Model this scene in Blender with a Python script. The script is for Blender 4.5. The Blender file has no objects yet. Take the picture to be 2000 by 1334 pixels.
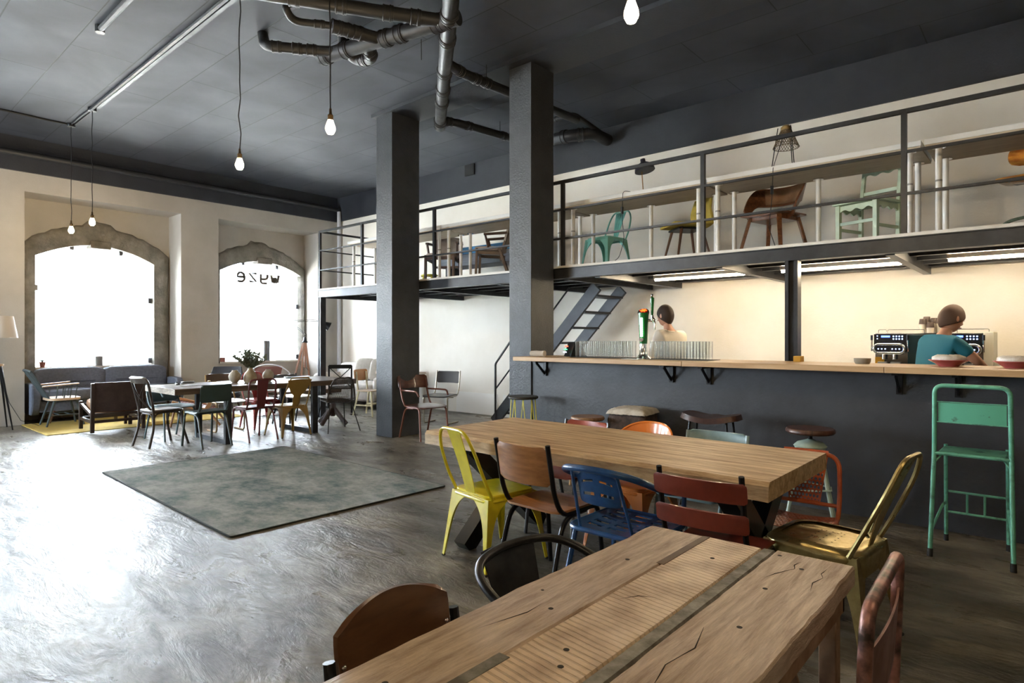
import bpy, bmesh, math, random
from mathutils import Vector, Matrix
from math import sin, cos, pi, radians
random.seed(7)
C = bpy.context.scene.collection
S = bpy.context.scene

# ------------------------------------------------------------------ camera, world, exposure
F = 1200.0; YAW = radians(48.8); CY = 658.5; H = 1.40
cam = bpy.data.cameras.new('camera'); co = bpy.data.objects.new('camera', cam); C.objects.link(co)
cam.sensor_width = 36; cam.lens = F/2000*36; cam.shift_y = (CY-667)/2000
cam.clip_start = .02; cam.clip_end = 200
co.location = (0, 0, H)
FW = Vector((-cos(YAW), sin(YAW), 0)); RT = Vector((sin(YAW), cos(YAW), 0))
co.rotation_euler = Matrix((RT, (0, 0, 1), -FW)).transposed().to_euler()
S.camera = co

W = bpy.data.worlds.new('daylight'); S.world = W; W.use_nodes = True
bg = W.node_tree.nodes['Background']
bg.inputs[0].default_value = (.80, .90, 1, 1); bg.inputs[1].default_value = 20
sl = bpy.data.lights.new('sun', 'SUN'); sl.energy = 90; sl.angle = radians(1); so = bpy.data.objects.new('sun', sl); C.objects.link(so)
so.rotation_euler = Vector((.35, .5, .8)).to_track_quat('Z', 'Y').to_euler()      # strikes the street and the facades opposite
S.view_settings.view_transform = 'Standard'; S.view_settings.look = 'None'
S.view_settings.gamma = 1; S.view_settings.use_curve_mapping = False
S.view_settings.exposure = 1.25
try:
    S.cycles.use_denoising = True; S.cycles.max_bounces = 8; S.cycles.diffuse_bounces = 5
    S.cycles.transparent_max_bounces = 64; S.cycles.sample_clamp_indirect = 40; S.cycles.caustics_reflective = False; S.cycles.caustics_refractive = False
except Exception: pass

WX = -12.35      # window wall, room side
BY = 8.0         # back wall
CZ = 4.58        # ceiling
def portal(y0, y1, z0, z1, x=-12.99):
    l = bpy.data.lights.new('window_portal', 'AREA'); l.shape = 'RECTANGLE'; l.size = z1-z0; l.size_y = y1-y0
    o = bpy.data.objects.new('window_portal', l); C.objects.link(o)
    o.location = (x, (y0+y1)/2, (z0+z1)/2); o.rotation_euler = (0, -pi/2, 0)
    l.cycles.is_portal = True
WOPEN = [(2.50, 4.36), (5.58, 7.44), (-.60, 1.26), (-3.7, -1.84)]
for a, b in WOPEN: portal(a, b, .86, 3.07)
FOPEN = [(-11.8, -9.6)]      # added opening behind the camera, lets in fill daylight
for a, b in FOPEN:
    l = bpy.data.lights.new('window_portal', 'AREA'); l.shape = 'RECTANGLE'; l.size = b-a; l.size_y = 2.5
    o = bpy.data.objects.new('window_portal', l); C.objects.link(o); o.location = ((a+b)/2, -4.97, 2.05); o.rotation_euler = (pi/2, 0, 0); l.cycles.is_portal = True

# ------------------------------------------------------------------ materials
def L(c):
    f = lambda v: (v/255/12.92) if v/255 <= .04045 else ((v/255+.055)/1.055)**2.4
    return (f(c[0]), f(c[1]), f(c[2]), 1)
MATS = {}
def M(name, col, rough=.5, metal=0, col2=None, scale=8, st=(1, 1, 1), ramp=(.35, .65), bump=0, bs=None, bst=None, rough2=None, coat=0, emit=None, es=0, spec=.5, detail=5, dist=0, gen=False, nr=.6):
    if name in MATS: return MATS[name]
    m = bpy.data.materials.new(name); m.use_nodes = True; nt = m.node_tree; N = nt.nodes; P = N['Principled BSDF']
    P.inputs['Base Color'].default_value = L(col); P.inputs['Roughness'].default_value = rough
    P.inputs['Metallic'].default_value = metal; P.inputs['Specular IOR Level'].default_value = spec
    P.inputs['Coat Weight'].default_value = coat
    if emit: P.inputs['Emission Color'].default_value = L(emit); P.inputs['Emission Strength'].default_value = es
    tc = N.new('ShaderNodeTexCoord')
    def noise(sc, stt, det=detail, d=dist):
        mp = N.new('ShaderNodeMapping'); mp.inputs['Scale'].default_value = stt
        nt.links.new(tc.outputs['Object'], mp.inputs[0])
        n = N.new('ShaderNodeTexNoise'); n.inputs['Scale'].default_value = sc; n.inputs['Detail'].default_value = det
        n.inputs['Distortion'].default_value = d; n.inputs['Roughness'].default_value = nr
        nt.links.new(mp.outputs[0], n.inputs[0]); return n
    if col2 or rough2 is not None:
        n = noise(scale, st); r = N.new('ShaderNodeValToRGB')
        r.color_ramp.elements[0].position = ramp[0]; r.color_ramp.elements[1].position = ramp[1]
        nt.links.new(n.outputs[0], r.inputs[0])
        if col2:
            r2 = N.new('ShaderNodeMix'); r2.data_type = 'RGBA'
            r2.inputs[6].default_value = L(col); r2.inputs[7].default_value = L(col2)
            nt.links.new(r.outputs[0], r2.inputs[0]); nt.links.new(r2.outputs[2], P.inputs['Base Color'])
        if rough2 is not None:
            mr = N.new('ShaderNodeMapRange'); mr.inputs[3].default_value = rough; mr.inputs[4].default_value = rough2
            nt.links.new(r.outputs[0], mr.inputs[0]); nt.links.new(mr.outputs[0], P.inputs['Roughness'])
    if bump:
        n = noise(bs or scale*3, bst or st); b = N.new('ShaderNodeBump'); b.inputs['Strength'].default_value = 1; b.inputs['Distance'].default_value = bump
        nt.links.new(n.outputs[0], b.inputs['Height']); nt.links.new(b.outputs[0], P.inputs['Normal'])
    MATS[name] = m; return m

def glass_mat(name, tint=(250, 252, 252), rim=.08):
    m = bpy.data.materials.new(name); m.use_nodes = True; nt = m.node_tree; N = nt.nodes
    N.remove(N['Principled BSDF']); out = N['Material Output']
    tr = N.new('ShaderNodeBsdfTransparent'); tr.inputs[0].default_value = L(tint)
    gl = N.new('ShaderNodeBsdfGlossy'); gl.inputs['Roughness'].default_value = .02
    fr = N.new('ShaderNodeFresnel'); fr.inputs[0].default_value = 1.35 if rim > .05 else 1.12
    mx = N.new('ShaderNodeMixShader'); nt.links.new(fr.outputs[0], mx.inputs[0]); nt.links.new(tr.outputs[0], mx.inputs[1]); nt.links.new(gl.outputs[0], mx.inputs[2])
    if rim <= .05:
        df = N.new('ShaderNodeBsdfDiffuse'); df.inputs[0].default_value = (.9, .92, .92, 1); m2 = N.new('ShaderNodeMixShader'); m2.inputs[0].default_value = .05
        nt.links.new(mx.outputs[0], m2.inputs[1]); nt.links.new(df.outputs[0], m2.inputs[2]); mx = m2
    nt.links.new(mx.outputs[0], out.inputs[0]); return m
GLASS = glass_mat('window_glass'); TUMB = glass_mat('tumbler_glass', (254, 255, 255), .02)

def floor_mat():
    m = bpy.data.materials.new('polished_concrete'); m.use_nodes = True; nt = m.node_tree; N = nt.nodes; P = N['Principled BSDF']; k = nt.links.new
    tc = N.new('ShaderNodeTexCoord')
    def noise(sc, det, d=0, st=(1, 1, 1), rot=0, ro=.6):
        mp = N.new('ShaderNodeMapping'); mp.inputs['Scale'].default_value = st; mp.inputs['Rotation'].default_value = (0, 0, rot)
        k(tc.outputs['Object'], mp.inputs[0]); n = N.new('ShaderNodeTexNoise'); n.inputs['Scale'].default_value = sc
        n.inputs['Detail'].default_value = det; n.inputs['Distortion'].default_value = d; n.inputs['Roughness'].default_value = ro; k(mp.outputs[0], n.inputs[0]); return n
    a = noise(.9, 9, .5, (1, 2.0, 1), .72, .66)
    r = N.new('ShaderNodeValToRGB'); e = r.color_ramp.elements
    e[0].position = .34; e[0].color = L((76, 71, 63)); e[1].position = .66; e[1].color = L((158, 152, 139))
    x = e.new(.5); x.color = L((118, 113, 103)); k(a.outputs[0], r.inputs[0])
    b = noise(1.7, 11, .8, (1, 2.4, 1), .72, .68)
    r2 = N.new('ShaderNodeValToRGB'); r2.color_ramp.elements[0].position = .36; r2.color_ramp.elements[1].position = .50
    r2.color_ramp.elements[0].color = (.45, .44, .42, 1); r2.color_ramp.elements[1].color = (1, 1, 1, 1); k(b.outputs[0], r2.inputs[0])
    mx = N.new('ShaderNodeMix'); mx.data_type = 'RGBA'; mx.blend_type = 'MULTIPLY'; mx.inputs[0].default_value = .75
    k(r.outputs[0], mx.inputs[6]); k(r2.outputs[0], mx.inputs[7])
    c2 = noise(14, 6, .5, (1, 1.6, 1), .5); mx2 = N.new('ShaderNodeMix'); mx2.data_type = 'RGBA'; mx2.blend_type = 'OVERLAY'; mx2.inputs[0].default_value = .35
    k(mx.outputs[2], mx2.inputs[6]); k(c2.outputs[0], mx2.inputs[7]); k(mx2.outputs[2], P.inputs['Base Color'])
    mr = N.new('ShaderNodeMapRange'); mr.inputs[1].default_value = .3; mr.inputs[2].default_value = .7; mr.inputs[3].default_value = .42; mr.inputs[4].default_value = .22
    k(b.outputs[0], mr.inputs[0]); k(mr.outputs[0], P.inputs['Roughness'])
    P.inputs['Specular IOR Level'].default_value = .26
    h = noise(2.6, 9, .5, (1, 3.0, 1), .72, .62); bp = N.new('ShaderNodeBump'); bp.inputs['Distance'].default_value = .02; bp.inputs['Strength'].default_value = 1
    k(h.outputs[0], bp.inputs['Height']); k(bp.outputs[0], P.inputs['Normal'])
    return m

def ceil_mat():
    m = bpy.data.materials.new('formwork_painted_ceiling'); m.use_nodes = True; nt = m.node_tree; N = nt.nodes; P = N['Principled BSDF']; k = nt.links.new
    tc = N.new('ShaderNodeTexCoord')
    br = N.new('ShaderNodeTexBrick'); br.offset = .5; br.inputs['Scale'].default_value = 1; br.inputs['Mortar Size'].default_value = .006
    br.inputs['Brick Width'].default_value = 2.0; br.inputs['Row Height'].default_value = .62; br.inputs['Mortar Smooth'].default_value = .1
    br.inputs['Color1'].default_value = (1, 1, 1, 1); br.inputs['Color2'].default_value = (.86, .86, .87, 1); br.inputs['Mortar'].default_value = (.42, .42, .42, 1)
    mp = N.new('ShaderNodeMapping'); mp.inputs['Rotation'].default_value = (0, 0, 0); k(tc.outputs['Object'], mp.inputs[0]); k(mp.outputs[0], br.inputs[0])
    n = N.new('ShaderNodeTexNoise'); n.inputs['Scale'].default_value = 1.1; n.inputs['Detail'].default_value = 7; n.inputs['Distortion'].default_value = .4
    k(tc.outputs['Object'], n.inputs[0])
    r = N.new('ShaderNodeValToRGB'); r.color_ramp.elements[0].position = .3; r.color_ramp.elements[1].position = .7
    r.color_ramp.elements[0].color = L((56, 59, 66)); r.color_ramp.elements[1].color = L((76, 80, 89)); k(n.outputs[0], r.inputs[0])
    mx = N.new('ShaderNodeMix'); mx.data_type = 'RGBA'; mx.blend_type = 'MULTIPLY'; mx.inputs[0].default_value = 1
    k(r.outputs[0], mx.inputs[6]); k(br.outputs[0], mx.inputs[7]); k(mx.outputs[2], P.inputs['Base Color'])
    P.inputs['Roughness'].default_value = .72; P.inputs['Specular IOR Level'].default_value = .3
    bp = N.new('ShaderNodeBump'); bp.inputs['Distance'].default_value = .004; k(br.outputs['Fac'], bp.inputs['Height']); bp.invert = True; k(bp.outputs[0], P.inputs['Normal'])
    return m

WHITE = M('white_plaster', (232, 229, 223), .85, col2=(222, 218, 211), scale=1.5, bump=.0015, bs=60)
CREAM = M('cream_plaster_wall', (236, 231, 222), .85, col2=(228, 222, 211), scale=1.2, bump=.002, bs=45)
DARKW = M('charcoal_painted_wall', (52, 54, 59), .5, col2=(62, 65, 71), scale=2.5, bump=.003, bs=30, rough2=.45)
COLM = M('charcoal_textured_column', (56, 59, 64), .42, col2=(66, 69, 75), scale=5, bump=.006, bs=55)
BAND = M('charcoal_band_paint', (44, 47, 54), .55, col2=(52, 55, 62), scale=2, bump=.002, bs=40)
STONE = M('rough_stone', (150, 146, 138), .9, col2=(112, 109, 103), scale=4, bump=.02, bs=14, detail=8)
BSTEEL = M('black_steel', (46, 48, 52), .38, .35, col2=(58, 60, 64), scale=6)
BLACKM = M('satin_black_metal', (30, 31, 33), .32, .5, bump=.0004, bs=60)
PIPE = M('black_pipe', (46, 48, 52), .42, .1, rough2=.55, scale=12)
RUBBER = M('black_rubber', (24, 24, 25), .6)
WPAINT = M('white_painted_metal', (228, 226, 220), .35)
OAK = M('oak_worktop', (205, 172, 130), .42, col2=(186, 150, 108), scale=4, st=(.6, 9, 9), bump=.0006, bs=30)
SLABW = M('weathered_slab_wood', (222, 192, 146), .38, col2=(150, 116, 80), scale=4.5, st=(.5, 6, 5), ramp=(.34, .66), nr=.72, bump=.0035, bs=7, bst=(.3, 6, 6), dist=.2, rough2=.55)
DARKTOP = M('dark_plank_wood', (112, 96, 82), .34, col2=(74, 62, 54), scale=4, st=(7, .6, 7), bump=.002, bs=12)
RAWEND = M('bleached_end_wood', (200, 188, 172), .6, col2=(150, 138, 124), scale=12, st=(1, 6, 6), bump=.003)
CORD = M('black_cord', (26, 26, 28), .6)
CHROME = M('chrome', (225, 225, 225), .12, 1)

# ------------------------------------------------------------------ mesh helpers
class G:
    def __init__(s): s.v = []; s.f = []
    def add(s, vs, fs):
        o = len(s.v); s.v += [tuple(v) for v in vs]; s.f += [tuple(i+o for i in f) for f in fs]; return s
    def box(s, a, b):
        x0, y0, z0 = a; x1, y1, z1 = b
        return s.add([(x0, y0, z0), (x1, y0, z0), (x1, y1, z0), (x0, y1, z0), (x0, y0, z1), (x1, y0, z1), (x1, y1, z1), (x0, y1, z1)],
                     [(0, 3, 2, 1), (4, 5, 6, 7), (0, 1, 5, 4), (1, 2, 6, 5), (2, 3, 7, 6), (3, 0, 4, 7)])
    def bar(s, p, q, w, h, up=(0, 0, 1), w2=None, h2=None):
        p = Vector(p); q = Vector(q); d = (q-p).normalized(); u = Vector(up)
        if abs(d.dot(u)) > .98: u = Vector((0, 1, 0))
        x = d.cross(u).normalized(); y = x.cross(d); w2 = w2 or w; h2 = h2 or h; vs = []
        for c, ww, hh in ((p, w, h), (q, w2, h2)):
            for a, b in ((-1, -1), (1, -1), (1, 1), (-1, 1)): vs.append(c+x*a*ww/2+y*b*hh/2)
        return s.add(vs, [(0, 3, 2, 1), (4, 5, 6, 7), (0, 1, 5, 4), (1, 2, 6, 5), (2, 3, 7, 6), (3, 0, 4, 7)])
    def tube(s, pts, r, n=8, closed=False, flat=1):
        pts = [Vector(p) for p in pts]; m = len(pts)
        rs = r if isinstance(r, (list, tuple)) else [r]*m
        def tan(i):
            a = pts[(i-1) % m] if (closed or i > 0) else pts[i]; b = pts[(i+1) % m] if (closed or i < m-1) else pts[i]
            return (b-a).normalized()
        t = tan(0); u = Vector((0, 0, 1)) if abs(t.z) < .9 else Vector((0, 1, 0)); x = t.cross(u).normalized(); vs = []
        for i in range(m):
            t2 = tan(i)
            if i: 
                ax = t.cross(t2)
                if ax.length > 1e-7: x = Matrix.Rotation(t.angle(t2), 3, ax.normalized()) @ x
            t = t2; x = (x-t*x.dot(t)).normalized(); y = t.cross(x)
            for k in range(n): a = 2*pi*k/n; vs.append(pts[i]+x*cos(a)*rs[i]+y*sin(a)*rs[i]*flat)
        fs = []
        for i in range(m if closed else m-1):
            j = (i+1) % m
            for k in range(n): fs.append((i*n+k, i*n+(k+1) % n, j*n+(k+1) % n, j*n+k))
        if not closed: fs += [tuple(range(n))[::-1], tuple(range((m-1)*n, m*n))]
        return s.add(vs, fs)
    def lathe(s, prof, c=(0, 0, 0), n=24, ax=None):
        c = Vector(c); A = Vector(ax).normalized() if ax else Vector((0, 0, 1))
        u = Vector((1, 0, 0)) if abs(A.x) < .9 else Vector((0, 1, 0)); X = (u-A*u.dot(A)).normalized(); Y = A.cross(X); vs = []; fs = []
        for r, z in prof:
            for k in range(n): a = 2*pi*k/n; vs.append(c+A*z+X*cos(a)*r+Y*sin(a)*r)
        m = len(prof)
        for i in range(m-1):
            for k in range(n): fs.append((i*n+k, i*n+(k+1) % n, (i+1)*n+(k+1) % n, (i+1)*n+k))
        if prof[0][0] > 1e-6: fs.append(tuple(range(n))[::-1])
        if prof[-1][0] > 1e-6: fs.append(tuple(range((m-1)*n, m*n)))
        return s.add(vs, fs)
    def prism(s, out, t, mp):
        n = len(out); vs = [mp(a, b, t[0]) for a, b in out]+[mp(a, b, t[1]) for a, b in out]
        return s.add(vs, [tuple(range(n))[::-1], tuple(range(n, 2*n))]+[(i, (i+1) % n, n+(i+1) % n, n+i) for i in range(n)])
    def sheet(s, f, nu, nv, t, mask=None):
        P = [[Vector(f(i/nu, j/nv)) for j in range(nv+1)] for i in range(nu+1)]; vs = []
        for i in range(nu+1):
            for j in range(nv+1):
                a = P[min(i+1, nu)][j]-P[max(i-1, 0)][j]; b = P[i][min(j+1, nv)]-P[i][max(j-1, 0)]
                nn = a.cross(b); nn = nn.normalized() if nn.length > 1e-12 else Vector((0, 0, 1)); vs.append((P[i][j]+nn*t/2, P[i][j]-nn*t/2))
        V = [a for a, b in vs]+[b for a, b in vs]; K = len(vs); id = lambda i, j: i*(nv+1)+j; fs = []
        keep = lambda i, j: 0 <= i < nu and 0 <= j < nv and (mask is None or mask((i+.5)/nu, (j+.5)/nv))
        for i in range(nu):
            for j in range(nv):
                if not keep(i, j): continue
                a, b, c, d = id(i, j), id(i+1, j), id(i+1, j+1), id(i, j+1)
                fs += [(a, b, c, d), (a+K, d+K, c+K, b+K)]
                if not keep(i, j-1): fs.append((a, a+K, b+K, b))
                if not keep(i+1, j): fs.append((b, b+K, c+K, c))
                if not keep(i, j+1): fs.append((c, c+K, d+K, d))
                if not keep(i-1, j): fs.append((d, d+K, a+K, a))
        return s.add(V, fs)
    def pill(s, c, r, e=1, n=16, m=10, mat=None):
        c = Vector(c); vs = []; fs = []; sg = lambda v: (abs(v)**e)*(1 if v >= 0 else -1)
        for i in range(m+1):
            ph = -pi/2+pi*i/m
            for k in range(n):
                a = 2*pi*k/n; p = Vector((sg(cos(ph))*sg(cos(a))*r[0], sg(cos(ph))*sg(sin(a))*r[1], sg(sin(ph))*r[2]))
                vs.append(c+(mat @ p if mat else p))
        for i in range(m):
            for k in range(n): fs.append((i*n+k, i*n+(k+1) % n, (i+1)*n+(k+1) % n, (i+1)*n+k))
        return s.add(vs, fs)
    def build(s, name, mat, parent=None, smooth=True, bevel=0, sub=0, ang=38):
        me = bpy.data.meshes.new(name); me.from_pydata(s.v, [], s.f)
        bm = bmesh.new(); bm.from_mesh(me); bmesh.ops.remove_doubles(bm, verts=bm.verts, dist=1e-5)
        loose = [v for v in bm.verts if not v.link_faces]
        if loose: bmesh.ops.delete(bm, geom=loose, context='VERTS')
        bmesh.ops.recalc_face_normals(bm, faces=bm.faces); bm.to_mesh(me); bm.free()
        me.materials.append(mat)
        if smooth:
            me.shade_smooth(); me.set_sharp_from_angle(angle=radians(ang))
        o = bpy.data.objects.new(name, me); C.objects.link(o)
        if parent: o.parent = parent
        if bevel:
            b = o.modifiers.new('bevel', 'BEVEL'); b.width = bevel; b.segments = 2; b.limit_method = 'ANGLE'; b.angle_limit = radians(40)
        if sub:
            b = o.modifiers.new('sub', 'SUBSURF'); b.levels = b.render_levels = sub
        return o
def fil(pts, r=.05, n=5, closed=False):
    pts = [Vector(p) for p in pts]; out = []; m = len(pts)
    for i, p in enumerate(pts):
        if not closed and i in (0, m-1): out.append(p); continue
        a = pts[i-1]; b = pts[(i+1) % m]; da = a-p; db = b-p
        q = min(r, da.length*.48, db.length*.48); A = p+da.normalized()*q; B = p+db.normalized()*q
        for k in range(n+1):
            t = k/n; out.append(A*(1-t)**2+p*2*t*(1-t)+B*t*t)
    return out
def rrect(w, h, r, n=5, cx=0, cy=0):
    o = []
    for sx, sy, a0 in ((1, 1, 0), (-1, 1, pi/2), (-1, -1, pi), (1, -1, 3*pi/2)):
        for k in range(n+1): a = a0+pi/2*k/n; o.append((cx+sx*(w/2-r)+r*cos(a), cy+sy*(h/2-r)+r*sin(a)))
    return o
XY = lambda a, b, t: (a, b, t)
def thing(name, label, cat, loc=(0, 0, 0), rz=0, group=None, sc=1):
    o = bpy.data.objects.new(name, None); o.empty_display_size = .1; C.objects.link(o)
    o.location = loc; o.rotation_euler = (0, 0, radians(rz)); o.scale = (sc,)*3; return tag(o, label, cat, group)
def tag(o, label, cat, group=None, kind=None):
    o['label'] = label; o['category'] = cat
    if group: o['group'] = group
    if kind: o['kind'] = kind
    return o
def struct(o, label=None): o['kind'] = 'structure'; return o
def ppl(px, py, z=0):
    d = FW+RT*((px-1000)/F)+Vector((0, 0, 1))*((CY-py)/F); return Vector((0, 0, H))+d*((z-H)/d.z)

# ------------------------------------------------------------------ room shell
XE, YS = 5.0, -5.0
struct(G().box((-13.4, YS, -.2), (XE, BY+.1, 0)).build('floor', floor_mat(), smooth=False))
struct(G().box((-13.4, YS, CZ), (XE, BY+.1, CZ+.2)).build('ceiling', ceil_mat(), smooth=False))
struct(G().box((-13.4, BY, 0), (XE+.2, BY+.2, CZ)).build('wall_back', CREAM, smooth=False))
struct(G().box((XE, YS-.2, 0), (XE+.2, BY, CZ)).build('wall_right', DARKW, smooth=False))
g = G().box((-13.4, YS-.2, 0), (XE, YS, .8)).box((-13.4, YS-.2, 3.3), (XE, YS, CZ)); cx_ = -13.4
for a, b in FOPEN: g.box((cx_, YS-.2, .8), (a, YS, 3.3)); cx_ = b
g.box((cx_, YS-.2, .8), (XE, YS, 3.3)); struct(g.build('wall_front', WHITE, smooth=False))
for i, (a, b) in enumerate(FOPEN): struct(G().box((a, YS-.12, .8), (b, YS-.11, 3.3)).build('window_%d' % (5+i), GLASS, smooth=False))  # glass of the unseen opening added for fill light
struct(G().box((WX, BY-.03, 4.04), (XE, BY, CZ)).build('trim_1', BAND, smooth=False))      # dark band over the mezzanine
struct(G().box((WX, YS, 4.04), (WX+.05, BY-.03, CZ)).build('trim_2', BAND, smooth=False))  # dark band over the windows
# flat soffit strip joining the columns
struct(G().box((-7.3, 5.28, CZ-.05), (XE, 5.84, CZ)).build('trim_3', BAND, smooth=False))

NICH = [(2.26, 4.615), (5.31, 7.50), (-.84, 1.515), (-3.94, -1.585)]
w = G(); ys = sorted(NICH); cur = YS; NT = 3.737; XN = -12.95
for a, b in ys:
    w.box((XN, cur, 0), (WX, a, CZ)); w.box((XN, a, NT), (WX, b, CZ)); cur = b
w.box((XN, cur, 0), (WX, BY, CZ))
def archpts(y0, y1, zs=2.80, za=3.06, n=14):
    c = (y0+y1)/2; h = (y1-y0)/2; return [(c+h*cos(pi*(1-k/n)), 0) and (y0+(y1-y0)*k/n, zs+(za-zs)*math.sqrt(max(0, 1-((y0+(y1-y0)*k/n-c)/h)**2*.999))) for k in range(n+1)]
def arch(y0, y1, zs=2.80, za=3.06, n=14):
    c = (y0+y1)/2; h = (y1-y0)/2; o = []
    for k in range(n+1):
        y = y0+(y1-y0)*k/n; t = (y-c)/h; o.append((y, zs+(za-zs)*(1-t*t)))
    return o
for (a, b), (p, q) in zip(NICH, WOPEN):
    x0, x1 = -13.35, XN
    w.box((x0, a-.3, 0), (x1, p, CZ)); w.box((x0, q, 0), (x1, b+.3, CZ)); w.box((x0, p, 0), (x1, q, .87))
    ap = arch(p, q)
    for (ya, za_), (yb, zb_) in zip(ap, ap[1:]):
        w.add([(x0, ya, za_), (x1, ya, za_), (x1, yb, zb_), (x0, yb, zb_), (x0, ya, CZ), (x1, ya, CZ), (x1, yb, CZ), (x0, yb, CZ)],
              [(0, 3, 2, 1), (4, 5, 6, 7), (0, 1, 5, 4), (1, 2, 6, 5), (2, 3, 7, 6), (3, 0, 4, 7)])
w.box((-13.35, YS, 0), (XN, -4.24, CZ)); w.box((-13.35, 7.8, 0), (XN, BY, CZ)); w.box((-13.35, 4.9, 0), (XN, 5.02, CZ)); w.box((-13.35, 1.8, 0), (XN, 1.97, CZ)); w.box((-13.35, -1.3, 0), (XN, -1.13, CZ))
struct(w.build('wall_windows', M('warm_white_plaster', (186, 182, 175), .85, col2=(176, 171, 163), scale=1.4, bump=.0015, bs=50), smooth=False))

def window(n, nich, op, low):
    """irregular exposed stone surround, glass pane, clips"""
    a, b = nich; p, q = op
    root = bpy.data.objects.new('window_%d' % n, None); C.objects.link(root); struct(root); root.location = (0, 0, 0)
    rnd = random.Random(n*5)
    p += .012; q -= .012
    inner = [(p, z) for z in [low+(2.8-low)*k/14 for k in range(14)]]+[(y_, z_-.012) for y_, z_ in arch(p, q, n=26)]+[(q, 2.8-(2.8-low)*(k+1)/14) for k in range(14)]
    outer = []
    for i, (y, z) in enumerate(inner):
        if i < 14: oy, oz = a+.03, z
        elif i > 40: oy, oz = b-.01, z
        else:
            t = (i-14)/26; oy = a+.03+(b-a-.04)*t; oz = z+.30+.06*(1-abs(2*t-1))-.12*abs(2*t-1)**3
            if .42 < t < .60: oz += .07
        j = .012; outer.append((oy+(rnd.uniform(-j, j) if 14 > i or i > 40 else 0), oz+rnd.uniform(-.02, .02)))
    g = G(); vs = []; X0 = XN+.06
    for i, ((y, z), (oy, oz)) in enumerate(zip(inner, outer)):
        my, mz = (y+oy)/2, (z+oz)/2; pr = rnd.uniform(.0, .035)
        vs += [(-13.3, y, z), (XN+.02, y, z), (XN+.055, y+(oy-y)*.35, z+(oz-z)*.35), (X0+pr, my, mz), (X0+pr*.6, y+(oy-y)*.85, z+(oz-z)*.85), (XN+.005, oy, oz), (XN-.03, oy, oz)]
    fs = []
    for i in range(len(inner)-1):
        for k in range(6): fs.append((i*7+k, i*7+k+1, (i+1)*7+k+1, (i+1)*7+k))
    e = len(inner)-1; fs += [tuple(range(7)), tuple(range(e*7, e*7+7))[::-1]]
    g.add(vs, fs); g.build('stone_surround', STONE, root, ang=60)
    ky = p+(q-p)*.52
    G().box((-13.25, ky-.17, 2.99), (XN+.09, ky+.15, 3.13)).build('keystone', STONE, root, bevel=.02)
    G().prism([(y, z) for y, z in [(p-.02, .87)]+arch(p-.01, q+.01)+[(q+.02, .87)]], (-13.105, -13.095), lambda a_, b_, t: (t, a_, b_)).build('pane', GLASS, root, smooth=False)
    for yy, zz in ((p+.03, 2.25), (q-.03, 2.10), (q-.03, .95), (p+.55, 3.0), (q-.52, 2.97)):
        G().box((-13.12, yy-.03, zz-.05), (-13.06, yy+.03, zz+.05)).build('glass_clip', M('clip_steel', (120, 124, 130), .4, .8), root, bevel=.004)
    G().box((-13.34, p, .85), (XN+.03, q, .885)).build('sill', WHITE, root, bevel=.005)
    return root
window(1, NICH[0], WOPEN[0], .30); w2 = window(2, NICH[1], WOPEN[1], .86); window(3, NICH[2], WOPEN[2], .86); window(4, NICH[3], WOPEN[3], .86)

# lettering on the pane of window 2, reversed as seen from inside
LT = M('brown_vinyl_lettering', (96, 90, 80), .6)
g = G(); Y0 = 6.96; Z0 = 2.60
def stroke(pts, r=.014, dx=0): g.tube([(-13.088, Y0-(u+dx), Z0+v) for u, v in pts], r, 6, flat=1)
stroke(fil([(x, y, 0) for x, y in [(0, .19), (.045, .0), (.09, .13), (.135, .0), (.18, .19)]], .02) and [(0, .19), (.035, .02), (.055, .01), (.085, .13), (.1, .13), (.125, .01), (.145, .02), (.18, .19)], .031)
stroke([(0, .19), (0, .12), (.02, .09), (.05, .08), (.15, .08)], .031, .27); stroke([(.15, .19), (.15, .05), (.14, .01), (.11, -.01), (.01, -.01)], .029, .27)
stroke([(0, .19), (.16, .19), (0, .01), (.16, .01)], .029, .52)
stroke([(.15, .02), (.12, .0), (.05, .0), (.01, .04), (0, .1), (.02, .16), (.07, .195), (.12, .185), (.155, .14), (.155, .1), (.0, .1)], .028, .78)
g.build('lettering', LT, w2)
g = G(); g.tube([(-13.088, 6.66+.035*cos(a), 2.43+.035*sin(a)) for a in [2*pi*k/16 for k in range(16)]], .010, 5, closed=True); g.tube([(-13.088, 6.625, 2.46), (-13.088, 6.625, 2.33)], .010, 5)
g.build('small_lettering', LT, w2)

# ------------------------------------------------------------------ the street outside
PAVE = M('street_paving', (190, 188, 182), .9)
t = G().box((-40, -25, -.35), (-13.4, 30, -.15)).build('street', PAVE, smooth=False); tag(t, 'pale street paving outside the arched windows', 'street'); struct(t)
fac = thing('apartment_building', 'pale building front across the street seen through the glass', 'building', (-27, 6, -.15))
G().box((-3, -14, 0), (0, 14, 14)).build('wall', M('facade_render', (235, 236, 238), .9), fac, smooth=False)
for fl in (1, 3.9, 6.9):
    for k in range(-6, 7):
        f = G().box((-.05, k*2.1-.45, fl), (.06, k*2.1+.45, fl+1.7)).build('window', M('shutter_grey', (172, 182, 196), .6), fac)
        if fl > 3 and k % 3 == 0:
            G().box((0, k*2.1-.7, fl-.25), (.7, k*2.1+.7, fl-.1)).build('balcony', M('balcony_grey', (150, 160, 175), .7), fac)
            G().box((.64, k*2.1-.7, fl-.1), (.7, k*2.1+.7, fl+.8)).build('balcony_railing', M('balcony_grey', (150, 160, 175), .7), fac)

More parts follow.
